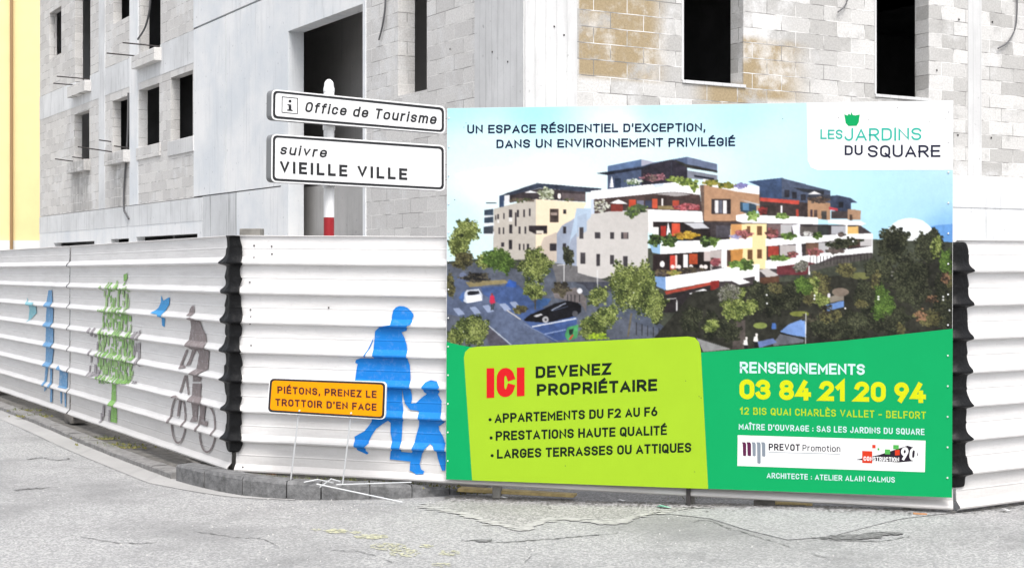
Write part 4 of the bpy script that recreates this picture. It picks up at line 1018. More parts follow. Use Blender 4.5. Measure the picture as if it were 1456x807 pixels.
fillp(C((1052, 340), (1110, 335), (1222, 360), (1275, 395), (1222, 398), (1222, 470), (1100, 470), (1052, 440)), (62, 72, 96)); fillp(C((1040, 430), (1115, 445), (1115, 465), (1040, 455)), (206, 70, 80)); fillp(C((1195, 450), (1305, 460), (1300, 540), (1195, 540)), (180, 142, 112)); rc(C, 1120, 390, 1160, 440, (44, 46, 56)); rc(C, 1060, 465, 1195, 530, (84, 74, 74)); rc(C, 1212, 495, 1235, 545, (92, 72, 62))
rc(C, 500, 420, 600, 500, (62, 54, 52)); rc(C, 770, 450, 790, 510, (190, 70, 56)); rc(C, 642, 420, 656, 480, (250, 250, 250)); leaves([(*C((495, 460))[0], 7, 5)], [(170, 60, 58), (120, 50, 50)], 90)
fillp(C((270, 500), (380, 480), (470, 500), (800, 512), (948, 520), (948, 580), (350, 570), (270, 545)), (252, 252, 252)); fillp(C((1030, 540), (1200, 540), (1190, 585), (1030, 560)), (248, 248, 248)); fillp(C((1190, 548), (1305, 548), (1350, 570), (1300, 590), (1190, 590)), (240, 240, 240))
leaves([(*C((410, 505))[0], 8, 7), (*C((655, 505))[0], 9, 5)], [(110, 140, 66), (84, 110, 50), (150, 176, 96)], 260)
# lower storeys of the long front
fillp(E((0, 30), (1300, 60), (1400, 130), (1400, 290), (880, 400), (460, 560), (0, 640)), (70, 62, 64))
fillp(E((230, 50), (525, 45), (525, 420), (190, 420)), (252, 226, 166)); rc(E, 230, 50, 318, 170, (222, 160, 96))
fillp(E((195, 265), (330, 255), (320, 400), (195, 400)), (206, 142, 70)); rc(E, 195, 265, 226, 400, (84, 60, 52))
for (x0, y0, x1, y1) in ((362, 66, 390, 140), (445, 68, 486, 144), (366, 262, 408, 340), (445, 258, 486, 335)): rc(E, x0, y0, x1, y1, (120, 84, 54))
rc(E, 105, 60, 225, 160, (84, 80, 88)); rc(E, 5, 265, 150, 400, (190, 180, 176)); rc(E, 530, 50, 730, 150, (112, 92, 92)); rc(E, 640, 52, 730, 130, (190, 188, 190)); rc(E, 535, 230, 625, 320, (180, 66, 54)); rc(E, 636, 225, 765, 310, (190, 182, 180)); fillp(E((730, 55), (802, 50), (820, 330), (770, 345), (765, 200)), (236, 234, 240))
fillp(E((0, 240), (140, 180), (405, 160), (405, 245), (195, 262), (195, 410), (150, 410), (150, 260), (0, 275)), (252, 252, 252)); fillp(E((515, 170), (770, 155), (850, 150), (1190, 130), (1190, 175), (850, 210), (515, 232)), (252, 252, 252)); rc(E, 850, 205, 955, 300, (124, 92, 74)); rc(E, 955, 200, 1030, 290, (186, 184, 186)); rc(E, 1060, 190, 1190, 250, (178, 172, 172)); rc(E, 1030, 195, 1060, 290, (244, 244, 246)); rc(E, 1200, 175, 1236, 245, (150, 60, 54)); rc(E, 1236, 170, 1300, 235, (90, 64, 58)); rc(E, 1300, 165, 1400, 230, (200, 196, 196))
rc(E, 800, 70, 945, 140, (104, 96, 92)); rc(E, 945, 60, 1040, 140, (62, 66, 66)); rc(E, 1060, 65, 1180, 135, (182, 182, 188)); fillp(E((1190, 70), (1285, 68), (1285, 130), (1190, 135)), (236, 190, 110)); fillp(E((1190, 130), (1400, 125), (1405, 170), (1190, 175)), (248, 248, 248)); rc(E, 1180, 55, 1195, 260, (248, 248, 248))
fillp(E((0, 440), (150, 415), (410, 385), (465, 380), (465, 560), (425, 560), (425, 480), (230, 520), (0, 530)), (252, 252, 252)); fillp(E((515, 350), (770, 325), (850, 310), (1400, 230), (1405, 285), (1100, 310), (880, 400), (600, 420), (515, 420)), (252, 252, 252)); rc(E, 770, 50, 800, 330, (240, 240, 246)); rc(E, 1395, 130, 1405, 290, (246, 246, 248))
fillp(E((610, 400), (880, 365), (980, 385), (880, 400), (860, 470), (610, 470)), (110, 50, 56)); fillp(E((460, 430), (530, 412), (625, 470), (540, 500)), (196, 190, 186)); fillp(E((470, 490), (630, 480), (630, 560), (470, 570)), (92, 62, 46)); rc(E, 872, 395, 884, 470, (248, 248, 248))
fillp(E((880, 385), (1400, 290), (1400, 330), (880, 440)), (88, 84, 80)); fillp(E((235, 520), (300, 492), (390, 530), (300, 552)), (250, 250, 250)); fillp(E((0, 530), (130, 515), (130, 570), (0, 640)), (150, 44, 40)); fillp(E((0, 640), (0, 580), (90, 610), (70, 650)), (246, 246, 248))
for x in range(885, 1400, 28): line(E((x, 320 - (x - 885) * .05))[0], E((x, 400 - (x - 885) * .1))[0], .9, (54, 50, 50))
for (x, y, rx, ry, pal) in ((50, 190, 14, 7, 0), (330, 130, 13, 6, 1), (570, 125, 9, 7, 1), (705, 150, 10, 5, 0), (860, 130, 9, 3, 2), (945, 145, 6, 5, 0), (35, 400, 8, 5, 2), (100, 360, 8, 6, 1), (270, 380, 10, 5, 0), (350, 385, 12, 8, 0), (630, 330, 14, 4, 0), (740, 300, 7, 4, 1), (920, 280, 11, 5, 1), (1090, 265, 12, 5, 3), (260, 155, 8, 2.5, 4), (1145, 135, 5, 3, 3)):
    leaves([(*E((x, y))[0], rx, ry)], [[(90, 120, 50), (120, 150, 70), (70, 92, 44)], [(150, 76, 84), (176, 104, 104), (104, 66, 60)], [(230, 232, 226), (120, 110, 110), (196, 190, 186)], [(80, 76, 70), (104, 90, 86)], [(130, 126, 170), (170, 166, 200)]][pal], int(rx * ry * 2.6))
# left balconies with red curtains
fillp(D((795, 32), (1270, 40), (1345, 100), (1345, 180), (1270, 215), (850, 215), (800, 180)), (48, 40, 40)); rc(D, 872, 75, 920, 175, (190, 56, 44)); rc(D, 975, 52, 1055, 170, (222, 84, 56)); rc(D, 795, 85, 850, 175, (240, 238, 236)); fillp(D((925, 165), (935, 80), (942, 35), (952, 80), (970, 165)), (252, 252, 252)); fillp(D((1090, 45), (1265, 42), (1340, 98), (1190, 100)), (206, 206, 212))
leaves([(*D((1120, 165))[0], 16, 5)], [(190, 150, 40), (214, 176, 66), (150, 110, 40)], 260); fillp(D((868, 230), (1345, 205), (1345, 318), (868, 345)), (254, 254, 254)); fillp(D((760, 240), (868, 230), (868, 345), (790, 330)), (150, 190, 226)); leaves([(*D((810, 215))[0], 8, 9), (*D((950, 215))[0], 11, 9), (*D((1300, 225))[0], 7, 8)], [(58, 76, 40), (84, 110, 50), (44, 58, 36), (120, 150, 76)], 500)
fillp(D((795, 350), (868, 345), (1345, 318), (1345, 500), (920, 560), (800, 555)), (46, 36, 36)); rc(D, 958, 355, 1010, 490, (206, 66, 52)); rc(D, 1140, 340, 1225, 440, (206, 84, 46)); rc(D, 1085, 345, 1130, 470, (240, 236, 234)); rc(D, 1008, 352, 1028, 480, (236, 214, 206)); rc(D, 1285, 320, 1345, 410, (206, 190, 186)); ell(*D((886, 440))[0], 3.5, 4.5, (246, 244, 240))
for x in (985, 1045, 1160, 1260, 1300): ell(*D((x, 465))[0], 3, 3, (236, 226, 222))
leaves([(*D((880, 520))[0], 12, 5), (*D((1170, 500))[0], 20, 4)], [(70, 62, 54), (104, 92, 70), (90, 80, 76)], 380); leaves([(*D((1000, 525))[0], 10, 4)], [(130, 140, 66), (170, 150, 80)], 120)
fillp(D((915, 560), (1345, 500), (1345, 610), (920, 690)), (254, 254, 254)); fillp(D((805, 555), (918, 562), (918, 690), (830, 650)), (122, 160, 212)); fillp(D((910, 700), (1345, 610), (1345, 640), (920, 730)), (186, 74, 58)); fillp(D((900, 740), (1345, 640), (1345, 900), (900, 900)), (52, 46, 48)); fillp(D((1140, 720), (1280, 675), (1345, 700), (1345, 755), (1180, 740)), (248, 248, 250)); line(D((1025, 780))[0], (961.5, 478), 1.2, (236, 236, 236)); line((948, 425), (962, 424), 1, (220, 220, 220))
fillp([(634, 375), (690, 372), (830, 405), (860, 440), (950, 478), (1000, 500), (634, 505)], (92, 98, 112)); fillp(A((560, 660), (760, 690), (760, 740), (1000, 810), (600, 810)), (112, 110, 112))
# street with cars
fillp(Fz((0, 110), (120, 150), (420, 220), (760, 560), (980, 720), (560, 745), (330, 540), (0, 470)), (92, 104, 132)); fillp(Fz((310, 240), (640, 215), (800, 400), (1150, 500), (1160, 560), (760, 590), (560, 430), (330, 300)), (70, 94, 146)); fillp(Fz((760, 590), (1160, 510), (1120, 690), (950, 715)), (62, 86, 140)); fillp(Fz((330, 540), (560, 745), (390, 760), (330, 620)), (86, 84, 96)); fillp(Fz((170, 190), (520, 170), (560, 200), (210, 236)), (150, 136, 96))
for (x, y) in ((60, 425), (205, 415), (320, 400), (470, 385), (560, 370)): fillp(Fz((x, y), (x + 55, y - 8), (x + 110, y + 50), (x + 50, y + 60)), (150, 164, 196))
line(Fz((340, 545))[0], Fz((575, 742))[0], 1.4, (190, 196, 206)); line(Fz((540, 440))[0], Fz((660, 520))[0], 1.6, (206, 200, 196)); line(Fz((760, 585))[0], Fz((1150, 512))[0], 1.8, (220, 224, 234)); line(Fz((860, 652))[0], Fz((1060, 610))[0], 1.3, (150, 170, 214)); line(Fz((690, 560))[0], Fz((990, 715))[0], 1.2, (120, 134, 166))
fillp(Fz((150, 300), (185, 262), (290, 252), (322, 300), (322, 355), (185, 378), (135, 350)), (206, 212, 224)); fillp(Fz((188, 285), (205, 272), (288, 268), (300, 292), (250, 305), (195, 308)), (44, 46, 56)); fillp(Fz((178, 318), (305, 306), (318, 352), (190, 376)), (252, 252, 254)); fillp(Fz((110, 330), (140, 290), (165, 270), (160, 340), (150, 372)), (74, 108, 170))
fillp(Fz((690, 520), (740, 480), (860, 430), (960, 380), (1060, 358), (1150, 362), (1195, 400), (1195, 455), (1150, 490), (920, 545), (820, 545), (700, 535)), (22, 22, 28)); line(Fz((930, 440))[0], Fz((1060, 375))[0], 1.5, (176, 186, 206)); line(Fz((930, 445))[0], Fz((1080, 405))[0], .8, (90, 104, 130)); fillp(Fz((770, 490), (840, 468), (860, 480), (800, 500)), (200, 200, 204)); ell(*Fz((880, 522))[0], 4.6, 4.8, (176, 176, 180)); ell(*Fz((1140, 470))[0], 4, 4.4, (84, 84, 90)); ell(*Fz((880, 522))[0], 1.8, 1.8, (70, 70, 76)); line(Fz((820, 415))[0], Fz((880, 378))[0], 1.2, (200, 214, 226)); fillp(Fz((760, 400), (830, 330), (930, 340), (900, 390), (820, 430)), (60, 96, 150))
fillp(Fz((385, 370), (388, 320), (405, 300), (428, 315), (436, 375), (400, 385)), (206, 42, 78)); ell(*Fz((407, 300))[0], 1.6, 1.8, (130, 60, 60)); line(Fz((405, 385))[0], Fz((400, 440))[0], 1.6, (62, 70, 62)); line(Fz((425, 380))[0], Fz((415, 435))[0], 1.6, (62, 70, 62))
fillp(Fz((520, 230), (560, 170), (620, 190), (620, 240)), (52, 92, 176)); ell(*Fz((150, 130))[0], 5, 4, (110, 120, 150)); leaves([(*Fz((270, 150))[0], 20, 7)], [(44, 42, 42), (90, 84, 70), (62, 60, 52)], 260)
line((802, 376), (802, 402), 1.4, (244, 244, 244)); line((792, 377), (803, 376), 1, (220, 220, 220)); line((849.5, 384), (849.5, 412), 1.3, (230, 230, 230))
fillp(Fz((940, 270), (1150, 240), (1240, 330), (1240, 460), (1190, 380), (960, 330)), (120, 112, 112)); leaves([(*Fz((1020, 250))[0], 13, 10)], [(70, 64, 52), (90, 84, 66), (56, 52, 46)], 340)
for x in (1075, 1105, 1140, 1180): line(Fz((x, 300))[0], Fz((x, 365))[0], .9, (36, 36, 40))
ell(*Fz((1182, 270))[0], 4, 4, (226, 226, 230)); 
fillp(Fz((1050, 660), (1075, 590), (1170, 565), (1160, 680), (1080, 715)), (70, 150, 92)); fillp(Fz((1085, 610), (1130, 600), (1120, 650), (1090, 660)), (30, 50, 40)); fillp(Fz((1080, 695), (1120, 650), (1130, 660), (1100, 700)), (200, 70, 50))
# park on the right
fillp([(985, 415), (1250, 385), (1356, 360), (1356, 480), (1000, 505), (930, 480)], (52, 52, 44))
fillp(Gz((640, 570), (740, 490), (920, 420), (940, 640), (660, 590)), (118, 156, 220)); fillp(Gz((560, 700), (640, 600), (920, 660), (900, 700), (560, 740)), (110, 112, 120)); fillp(Gz((380, 690), (560, 650), (600, 700), (400, 760)), (110, 132, 190)); fillp(Gz((1150, 270), (1372, 220), (1372, 290), (1180, 340)), (108, 146, 208)); fillp(Gz((1150, 190), (1372, 130), (1372, 215), (1180, 250)), (150, 140, 126)); fillp(Gz((100, 470), (240, 440), (240, 770), (90, 780)), (84, 76, 72)); fillp([(990, 480), (1040, 496), (1000, 500)], (150, 150, 150))
ell(*Gz((410, 505))[0], 10, 4.5, (136, 150, 76)); ell(*Gz((860, 370))[0], 14, 4, (124, 130, 60)); ell(1225, 392, 16, 5, (110, 112, 66)); ell(1195, 415, 12, 6, (140, 124, 110)); ell(1265, 392, 9, 7, (150, 146, 142))
def tree(cx, cy, rx, ry, kind, n, parts=5):
    pal = {0: [(50, 60, 32), (76, 90, 44), (106, 118, 56), (150, 162, 84), (176, 186, 112), (90, 100, 48)], 1: [(32, 35, 27), (46, 50, 36), (64, 68, 48), (88, 90, 66), (40, 43, 33)], 2: [(54, 74, 34), (78, 106, 44), (106, 136, 58), (64, 86, 38)], 3: [(66, 62, 44), (96, 92, 58), (122, 118, 72), (54, 54, 40)], 4: [(96, 92, 86), (150, 148, 140), (66, 68, 54), (116, 118, 96)]}[kind]
    bl = [(cx + rng.uniform(-.5, .5) * rx, cy + rng.uniform(-.5, .5) * ry, rx * rng.uniform(.45, .7), ry * rng.uniform(.45, .7)) for _ in range(parts)] + [(cx, cy, rx * .7, ry * .8)]
    leaves(bl, pal[:2] if n > 300 else pal, n // 2, (1.8, 4.0)); leaves(bl, pal, int(n * 3.0), (0.5, 1.3))
for a in ((1270, 350, 24, 26, 1, 900), (1320, 350, 22, 28, 1, 900), (1300, 400, 34, 40, 1, 1400), (1340, 420, 18, 50, 1, 900), (1250, 385, 24, 20, 1, 800), (1232, 420, 26, 26, 1, 900), (1260, 455, 36, 22, 1, 1000), (1180, 465, 34, 20, 1, 900), (1220, 462, 30, 22, 1, 800), (1120, 420, 26, 22, 1, 800), (1160, 410, 26, 22, 3, 700), (1085, 425, 26, 24, 1, 900), (1035, 470, 20, 20, 1, 500), (1320, 452, 20, 16, 3, 400), (1012, 462, 16, 22, 1, 500), (984, 455, 16, 24, 1, 400)): tree(*a)
for _ in range(16): tree(rng.uniform(1010, 1350), rng.uniform(395, 470), rng.uniform(7, 15), rng.uniform(7, 14), 3 if rng.random() < .55 else 0, 150, 3)
for a in ((1345, 372, 12, 24, 2, 420), (1140, 405, 14, 15, 2, 420), (1256, 430, 16, 26, 2, 420), (1330, 350, 10, 16, 0, 200), (1044, 440, 20, 20, 0, 500), (1035, 415, 16, 14, 4, 300), (1200, 345, 26, 8, 1, 300), (1140, 378, 12, 8, 4, 200), (1285, 420, 12, 12, 1, 300), (1350, 400, 8, 10, 3, 120), (1205, 385, 14, 12, 3, 260)): tree(*a)
leaves([(1310, 448, 10, 8), (1345, 395, 7, 8), (1325, 425, 8, 6)], [(120, 92, 66), (150, 112, 84), (66, 52, 42)], 160)
fillp(Gz((640, 570), (740, 490), (920, 430), (930, 640), (660, 590)), (116, 152, 214), 5); fillp(Gz((1160, 270), (1340, 225), (1372, 235), (1250, 310), (1190, 330)), (108, 146, 208)); fillp(Gz((390, 690), (560, 650), (580, 700), (400, 750)), (104, 124, 180))
leaves([(1150, 452, 14, 7), (1175, 440, 10, 8)], [(44, 42, 36), (70, 66, 54)], 120)
line(Gz((640, 580))[0], Gz((930, 665))[0], 1, (30, 32, 38)); line(Gz((936, 360))[0], Gz((932, 715))[0], 1.2, (236, 238, 240))
for (x, y) in ((245, 690), (362, 650)): fillp(Gz((x - 30, y + 30), (x - 20, y - 20), (x + 15, y - 30), (x + 25, y + 35), (x + 5, y + 60)), (238, 236, 232)); ell(*Gz((x + 8, y - 42))[0], 1.8, 1.8, (240, 234, 228)); fillp(Gz((x - 22, y + 40), (x + 20, y + 40), (x + 25, y + 110), (x - 15, y + 110)), (30, 30, 32))
fillp(Gz((540, 545), (545, 475), (590, 475), (595, 545)), (70, 110, 180)); ell(*Gz((1200, 160))[0], 2, 3.5, (226, 220, 226))
for (x, y) in ((1090, 419), (1090.5, 431), (1158.5, 420), (1158, 424.5), (1249, 421.5), (1249, 425), (1341, 421.5), (1341, 426), (1202, 438), (1350, 441), (1213, 343)): ell(x, y, 1.3, 1.3, (250, 250, 250))
# street trees on the left
for a in ((665, 330, 24, 20, 0, 700), (650, 350, 18, 20, 0, 500), (690, 372, 14, 12, 0, 300), (708, 368, 20, 20, 2, 700), (660, 372, 16, 14, 3, 320), (808, 365, 9, 15, 1, 220), (640, 405, 8, 18, 3, 260), (758, 382, 28, 30, 0, 1000), (760, 415, 22, 12, 0, 300), (668, 468, 30, 22, 0, 900), (650, 480, 18, 14, 0, 400), (740, 440, 12, 6, 3, 160), (885, 405, 26, 42, 0, 900), (912, 405, 26, 44, 0, 1100), (930, 440, 18, 26, 0, 500), (852, 422, 18, 14, 0, 300), (845, 462, 26, 20, 0, 800), (862, 448, 20, 16, 0, 400)): tree(*a)
line((761, 425), (761, 440), 1.6, (90, 80, 66)); line((898, 445), (893, 478), 2.4, (104, 96, 76)); leaves([(848, 478, 16, 5)], [(170, 200, 40), (150, 180, 50), (110, 140, 46)], 120)
for x in range(905, 955, 8): line((x, 458 + (x - 905) * .25), (x, 476 + (x - 905) * .1), .8, (40, 38, 38))
for _ in range(60): x, y = rng.uniform(640, 945), rng.uniform(400, 478); ell(x, y, .8, .8, (214, 220, 196)) if rng.random() < .5 and cv[int((y - OY) * SS), int((x - OX) * SS), 1] > 90 and cv[int((y - OY) * SS), int((x - OX) * SS), 2] < 90 else None
def soft(n):
    a = rng.random((n, n * 2)); yy_, xx_ = np.linspace(0, n - 1.001, CH), np.linspace(0, 2 * n - 1.001, CW)
    y0, x0 = yy_.astype(int), xx_.astype(int); fy_, fx_ = (yy_ - y0)[:, None], (xx_ - x0)[None]
    g4 = lambda dy, dx: a[np.minimum(y0 + dy, n - 1)][:, np.minimum(x0 + dx, 2 * n - 1)]
    return (g4(0, 0) * (1 - fy_) * (1 - fx_) + g4(1, 0) * fy_ * (1 - fx_) + g4(0, 1) * (1 - fy_) * fx_ + g4(1, 1) * fy_ * fx_)[..., None] - .5
gy_ = cv.mean(-1, keepdims=True); cv = gy_ + 0.87 * (cv - gy_)
dk = 1 - np.clip(cv.mean(-1, keepdims=True) / 255, 0, 1)
cv *= (1 + dk * dk * (0.6 * soft(14) + 0.55 * soft(60) + 0.5 * soft(140)) + 0.02 * soft(90)).astype(np.float32)
cv += rng.normal(0, 4.0, cv.shape[:2] + (1,)).astype(np.float32)
k = np.array([.25, .5, .25])
for ax in (0, 1, 0, 1): cv = k[0] * np.roll(cv, 1, ax) + k[1] * cv + k[2] * np.roll(cv, -1, ax)
# grid mesh on the board
GW, GH = 760, 380
c8 = np.clip(cv, 0, 255) / 255
clin = np.where(c8 <= 0.04045, c8 / 12.92, ((c8 + 0.055) / 1.055) ** 2.4)
clin = clin ** 1.06 * 0.76
us, vs2 = np.linspace(0.0005, 0.9995, GW), np.linspace(0.0005, 0.66, GH)
uu, vv2 = np.meshgrid(us, vs2)
tl, tr, br, bl_ = [np.array(p, float) for p in (TL, TR, BRc, BLc)]
PXg = ((1 - uu) * (1 - vv2))[..., None] * tl + (uu * (1 - vv2))[..., None] * tr + (uu * vv2)[..., None] * br + ((1 - uu) * vv2)[..., None] * bl_
fx, fy = np.clip((PXg[..., 0] - OX) * SS, 0, CW - 1.01), np.clip((PXg[..., 1] - OY) * SS, 0, CH - 1.01)
colg = clin[fy.astype(int), fx.astype(int)]
dirs = np.stack([(PXg[..., 0] - CX) / F, np.ones_like(fx), (HY - PXg[..., 1]) / F], -1)
nrm_ = np.array(FRONT.n); kk = (np.dot(np.array(FRONT.o), nrm_) + BD + 0.001) / (dirs[..., 0] * nrm_[0] + dirs[..., 1] * nrm_[1])
pos = dirs * kk[..., None]; pos[..., 2] += EYE; pos -= np.array(bill.location)
idx = np.arange(GW * GH).reshape(GH, GW)
fac = np.stack([idx[:-1, :-1], idx[1:, :-1], idx[1:, 1:], idx[:-1, 1:]], -1).reshape(-1, 4)
me = bpy.data.meshes.new('printed_view'); me.vertices.add(GW * GH); me.vertices.foreach_set('co', pos.reshape(-1).astype(np.float32))
me.loops.add(fac.size); me.loops.foreach_set('vertex_index', fac.reshape(-1).astype(np.int32))
me.polygons.add(len(fac)); me.polygons.foreach_set('loop_start', np.arange(0, fac.size, 4, dtype=np.int32)); me.update(calc_edges=True)
ca = me.color_attributes.new('ink', 'FLOAT_COLOR', 'POINT')
ca.data.foreach_set('color', np.concatenate([colg, np.ones((GH, GW, 1))], -1).reshape(-1).astype(np.float32))
g = G('printed ink'); at_ = g.N.new('ShaderNodeVertexColor'); at_.layer_name = 'ink'
me.materials.append(g.done(at_.outputs['Color'], 0.6, 0.15))
o = bpy.data.objects.new('printed_view', me); COL.objects.link(o); o.parent = bill; o['label'] = 'printed view of a finished white apartment building with trees and cars'

def part(name, m, lift, fn, label=None):
    mb = MB(); fn(mb, lift); return mb.build(name, m, bill, label=label)
bot = lambda x: BLc[1] + (BRc[1] - BLc[1]) * (x - BLc[0]) / (BRc[0] - BLc[0])
part('green_panel', M['print_green'], .0020, lambda mb, l: BB.poly(mb, [(635, 485.5), (655, 490.5), (690, 496), (985, 501.5), (1060, 496), (1200, 484), (1354.7, 467), (1353.6, 706.8), (634.3, 680.8)], l))
part('lime_panel', M['print_lime'], .0032, lambda mb, l: BB.poly(mb, [(671.5, bot(671) - .1), (659.8, 508), (661.5, 500), (668, 494), (678, 492.5), (978, 478), (988, 479.5), (994, 486), (996.5, 497), (1007, bot(1007) - .1)], l))
part('logo_panel', M['print_white'], .0020, lambda mb, l: BB.poly(mb, [(1147, 146.6), (1355.2, 143.3), (1354.8, 241.5), (1162, 241.8), (1153, 238), (1148.5, 228)], l))
tx_ = lambda mb, l, *a, **k: BB.text(mb, a[0], a[1], a[2], a[3], a[4], l, **k)
def word(name, m, l, txt, a, b, h0, h1, **k): part(name, m, l, lambda mb, q: BB.text(mb, txt, a, b, h0, h1, q, **k), label='printed line reading ' + txt.replace('’', ' ') if name != 'phone_number' else 'large yellow phone number')
word('heading', M['print_navy'], .0026, 'UN ESPACE RÉSIDENTIEL D’EXCEPTION,', (664.5, 190.0), (1003, 187.0), 12.2, 12.0, wt=.195, rnd=True)
word('heading', M['print_navy'], .0026, 'DANS UN ENVIRONNEMENT PRIVILÉGIÉ', (706, 210.8), (1045, 207.8), 12.2, 12.4, wt=.195, rnd=True)
word('logo_text', M['print_teal'], .0030, 'LES', (1166.5, 198), (1198, 198), 13.6, 13.6, wt=.17, rnd=True)
word('logo_text', M['print_teal'], .0030, 'JARDINS', (1200.8, 200.5), (1310, 199.5), 17.8, 17.8, wt=.145, rnd=True)
word('logo_text', M['print_slate'], .0030, 'DU', (1201, 220.8), (1226.7, 220.8), 14, 14, wt=.195, rnd=True)
word('logo_text', M['print_slate'], .0030, 'SQUARE', (1234, 223.8), (1336.7, 223.4), 17.2, 17.2, wt=.165, rnd=True)
part('logo_pot', M['print_green'], .0030, lambda mb, l: BB.poly(mb, [(1200.5, 162.5), (1205, 164.5), (1207, 161.5), (1209.5, 164), (1210.5, 159.5), (1212.5, 163.5), (1216, 164.2), (1222.5, 163), (1221, 174), (1218, 179), (1206.5, 179.3), (1202.5, 175)], l))
word('offer_heading', M['print_red'], .0040, 'ICI', (692, 565.6), (746, 562.4), 42.5, 40.5, wt=.265, gap=.14)
word('offer_heading', M['print_black'], .0040, 'DEVENEZ', (761.8, 537.2), (869, 532.2), 16.6, 16.8, wt=.225, gap=.15)
word('offer_heading', M['print_black'], .0040, 'PROPRIÉTAIRE', (763.5, 562.4), (934.5, 555.2), 16.8, 17.2, wt=.225, gap=.15)
for tx0, a, b, h0, h1, bl3 in (('APPARTEMENTS DU F2 AU F6', (703.5, 600.8), (935, 590.8), 13.4, 13.2, (697, 596)), ('PRESTATIONS HAUTE QUALITÉ', (705, 625.8), (948.4, 617.6), 13.4, 13.4, (698.5, 621.8)), ('LARGES TERRASSES OU ATTIQUES', (706.8, 651.4), (983, 642.2), 13.2, 13.6, (700, 647))):
    word('offer_line', M['print_black'], .0040, tx0, a, b, h0, h1, wt=.205, gap=.13)
    part('bullet', M['print_black'], .0040, lambda mb, l: BB.poly(mb, [(bl3[0] + 2.3 * math.cos(q * .628), bl3[1] + 2.3 * math.sin(q * .628)) for q in range(10)], l))
word('contact_heading', M['print_ice'], .0030, 'RENSEIGNEMENTS', (1052, 529.9), (1229.6, 532.6), 16.2, 15.4, wt=.20, gap=.13)
word('phone_number', M['print_yellow'], .0030, '03 84 21 20 94', (1051.5, 566.8), (1316.5, 572.4), 28.2, 28.8, wt=.235, gap=.10)
word('address_line', M['print_olive'], .0030, '12 BIS QUAI CHARLÈS VALLET - BELFORT', (1052, 588.5), (1316.4, 595), 10.2, 10.4, wt=.17, gap=.20)
word('contact_line', M['print_ice'], .0030, 'MAÎTRE D’OUVRAGE : SAS LES JARDINS DU SQUARE', (1050.5, 610), (1314.5, 617.8), 8.6, 8.8, wt=.17, gap=.20)
word('contact_line', M['print_ice'], .0030, 'ARCHITECTE : ATELIER ALAIN CALMUS', (1090.3, 679), (1272.3, 685.4), 7.8, 8.0, wt=.165, gap=.20)
strip = part('partner_strip', M['print_white'], .0030, lambda mb, l: BB.poly(mb, [(1049, 618), (1316, 625.8), (1315, 670.5), (1048.6, 661.6)], l))
Z5 = zz(1040, 500, 4.034)
def lg(name, m, lift, fn):
    mb = MB(); fn(mb, lift); ob = mb.build(name, m, None)
    off = parent_loc(strip); ob.data.transform(Matrix.Translation(-off)); ob.parent = strip
hook = lambda x0, x1, yb: Z5((x0 - 3, 516), (x1 - 5, 517), (x1, 528), (x1, yb - 6), (x1 - 4, yb), (x0 + 3, yb - 3), (x0 + 1, 530))
for a, b, c, m in ((64, 85, 597, 'print_purple'), (90, 113, 597, 'print_purple'), (119, 140, 598, 'print_grey'), (146, 168, 640, 'print_grey'), (173, 195, 600, 'print_grey')):
    lg('logo_bar', M[m], .0036, lambda mb, l: BB.poly(mb, hook(a, b, c), l))
lg('logo_rule', M['print_grey'], .0036, lambda mb, l: BB.poly(mb, Z5((213, 572), (625, 583), (625, 586), (213, 575)), l))
lg('partner_name', M['print_dark'], .0036, lambda mb, l: BB.text(mb, 'PREVOT', Z5((214, 563))[0], Z5((393, 567))[0], 9.8, 9.8, l, wt=.19, gap=.16))
lg('partner_name', M['print_dark'], .0036, lambda mb, l: BB.text(mb, 'Promotion', Z5((408, 567))[0], Z5((625, 572))[0], 9.2, 9.2, l, wt=.135))
lg('logo_wedge', M['print_dark'], .0036, lambda mb, l: BB.poly(mb, Z5((712, 617), (850, 588), (1010, 536), (1062, 552), (1072, 590), (1040, 625), (960, 632)), l))
for q, m in ((((750, 566), (808, 568), (808, 637), (750, 635)), 'print_tomato'), (((808, 531), (827, 531), (827, 551), (808, 551)), 'print_tomato'), (((938, 562), (965, 560), (965, 590), (938, 592)), 'print_tomato'), (((928, 532), (960, 533), (960, 557), (928, 556)), 'print_leaf'), (((880, 557), (910, 558), (910, 586), (880, 585)), 'print_leaf'), (((838, 550), (849, 550), (849, 563), (838, 563)), 'print_leaf')):
    lg('logo_square', M[m], .0041, lambda mb, l: BB.poly(mb, Z5(*q), l))
lg('partner_name', M['print_white'], .0046, lambda mb, l: BB.text(mb, 'CONSTRUCTION', Z5((758, 622))[0], Z5((962, 628))[0], 6.2, 6.2, l, wt=.20))
lg('partner_name', M['print_white'], .0046, lambda mb, l: BB.text(mb, '90', Z5((968, 618))[0], Z5((1062, 622))[0], 18.5, 18.5, l, wt=.20, shear=.1))
# screws along the two edges, a few dirt specks
for i in range(13):
    k = (i + .35) / 13
    for (a, b, dx) in ((TL, BLc, 2.6), (TR, BRc, -6.5)):
        mb = MB(); p = BB.at((a[0] + (b[0] - a[0]) * k + dx, a[1] + (b[1] - a[1]) * k), .002)
        mb.tube([p, p + FRONT.n * .006], [.0075, .005], 8); mb.build('screw', M['screw'], bill)
for (x, y) in ((663, 175), (647, 284), (1113, 169), (1276, 153.5), (1322, 173), (1345, 169), (1235, 170), (804, 661.5), (994, 563), (997, 565), (975, 541), (988, 670), (660, 181), (1192, 168)):
    mb = MB(); BB.poly(mb, [(x + random.uniform(.5, 1) * math.cos(q * 1.05), y + random.uniform(.4, .8) * math.sin(q * 1.05)) for q in range(6)], .0052); mb.build('dirt_speck', M['steel'], bill)

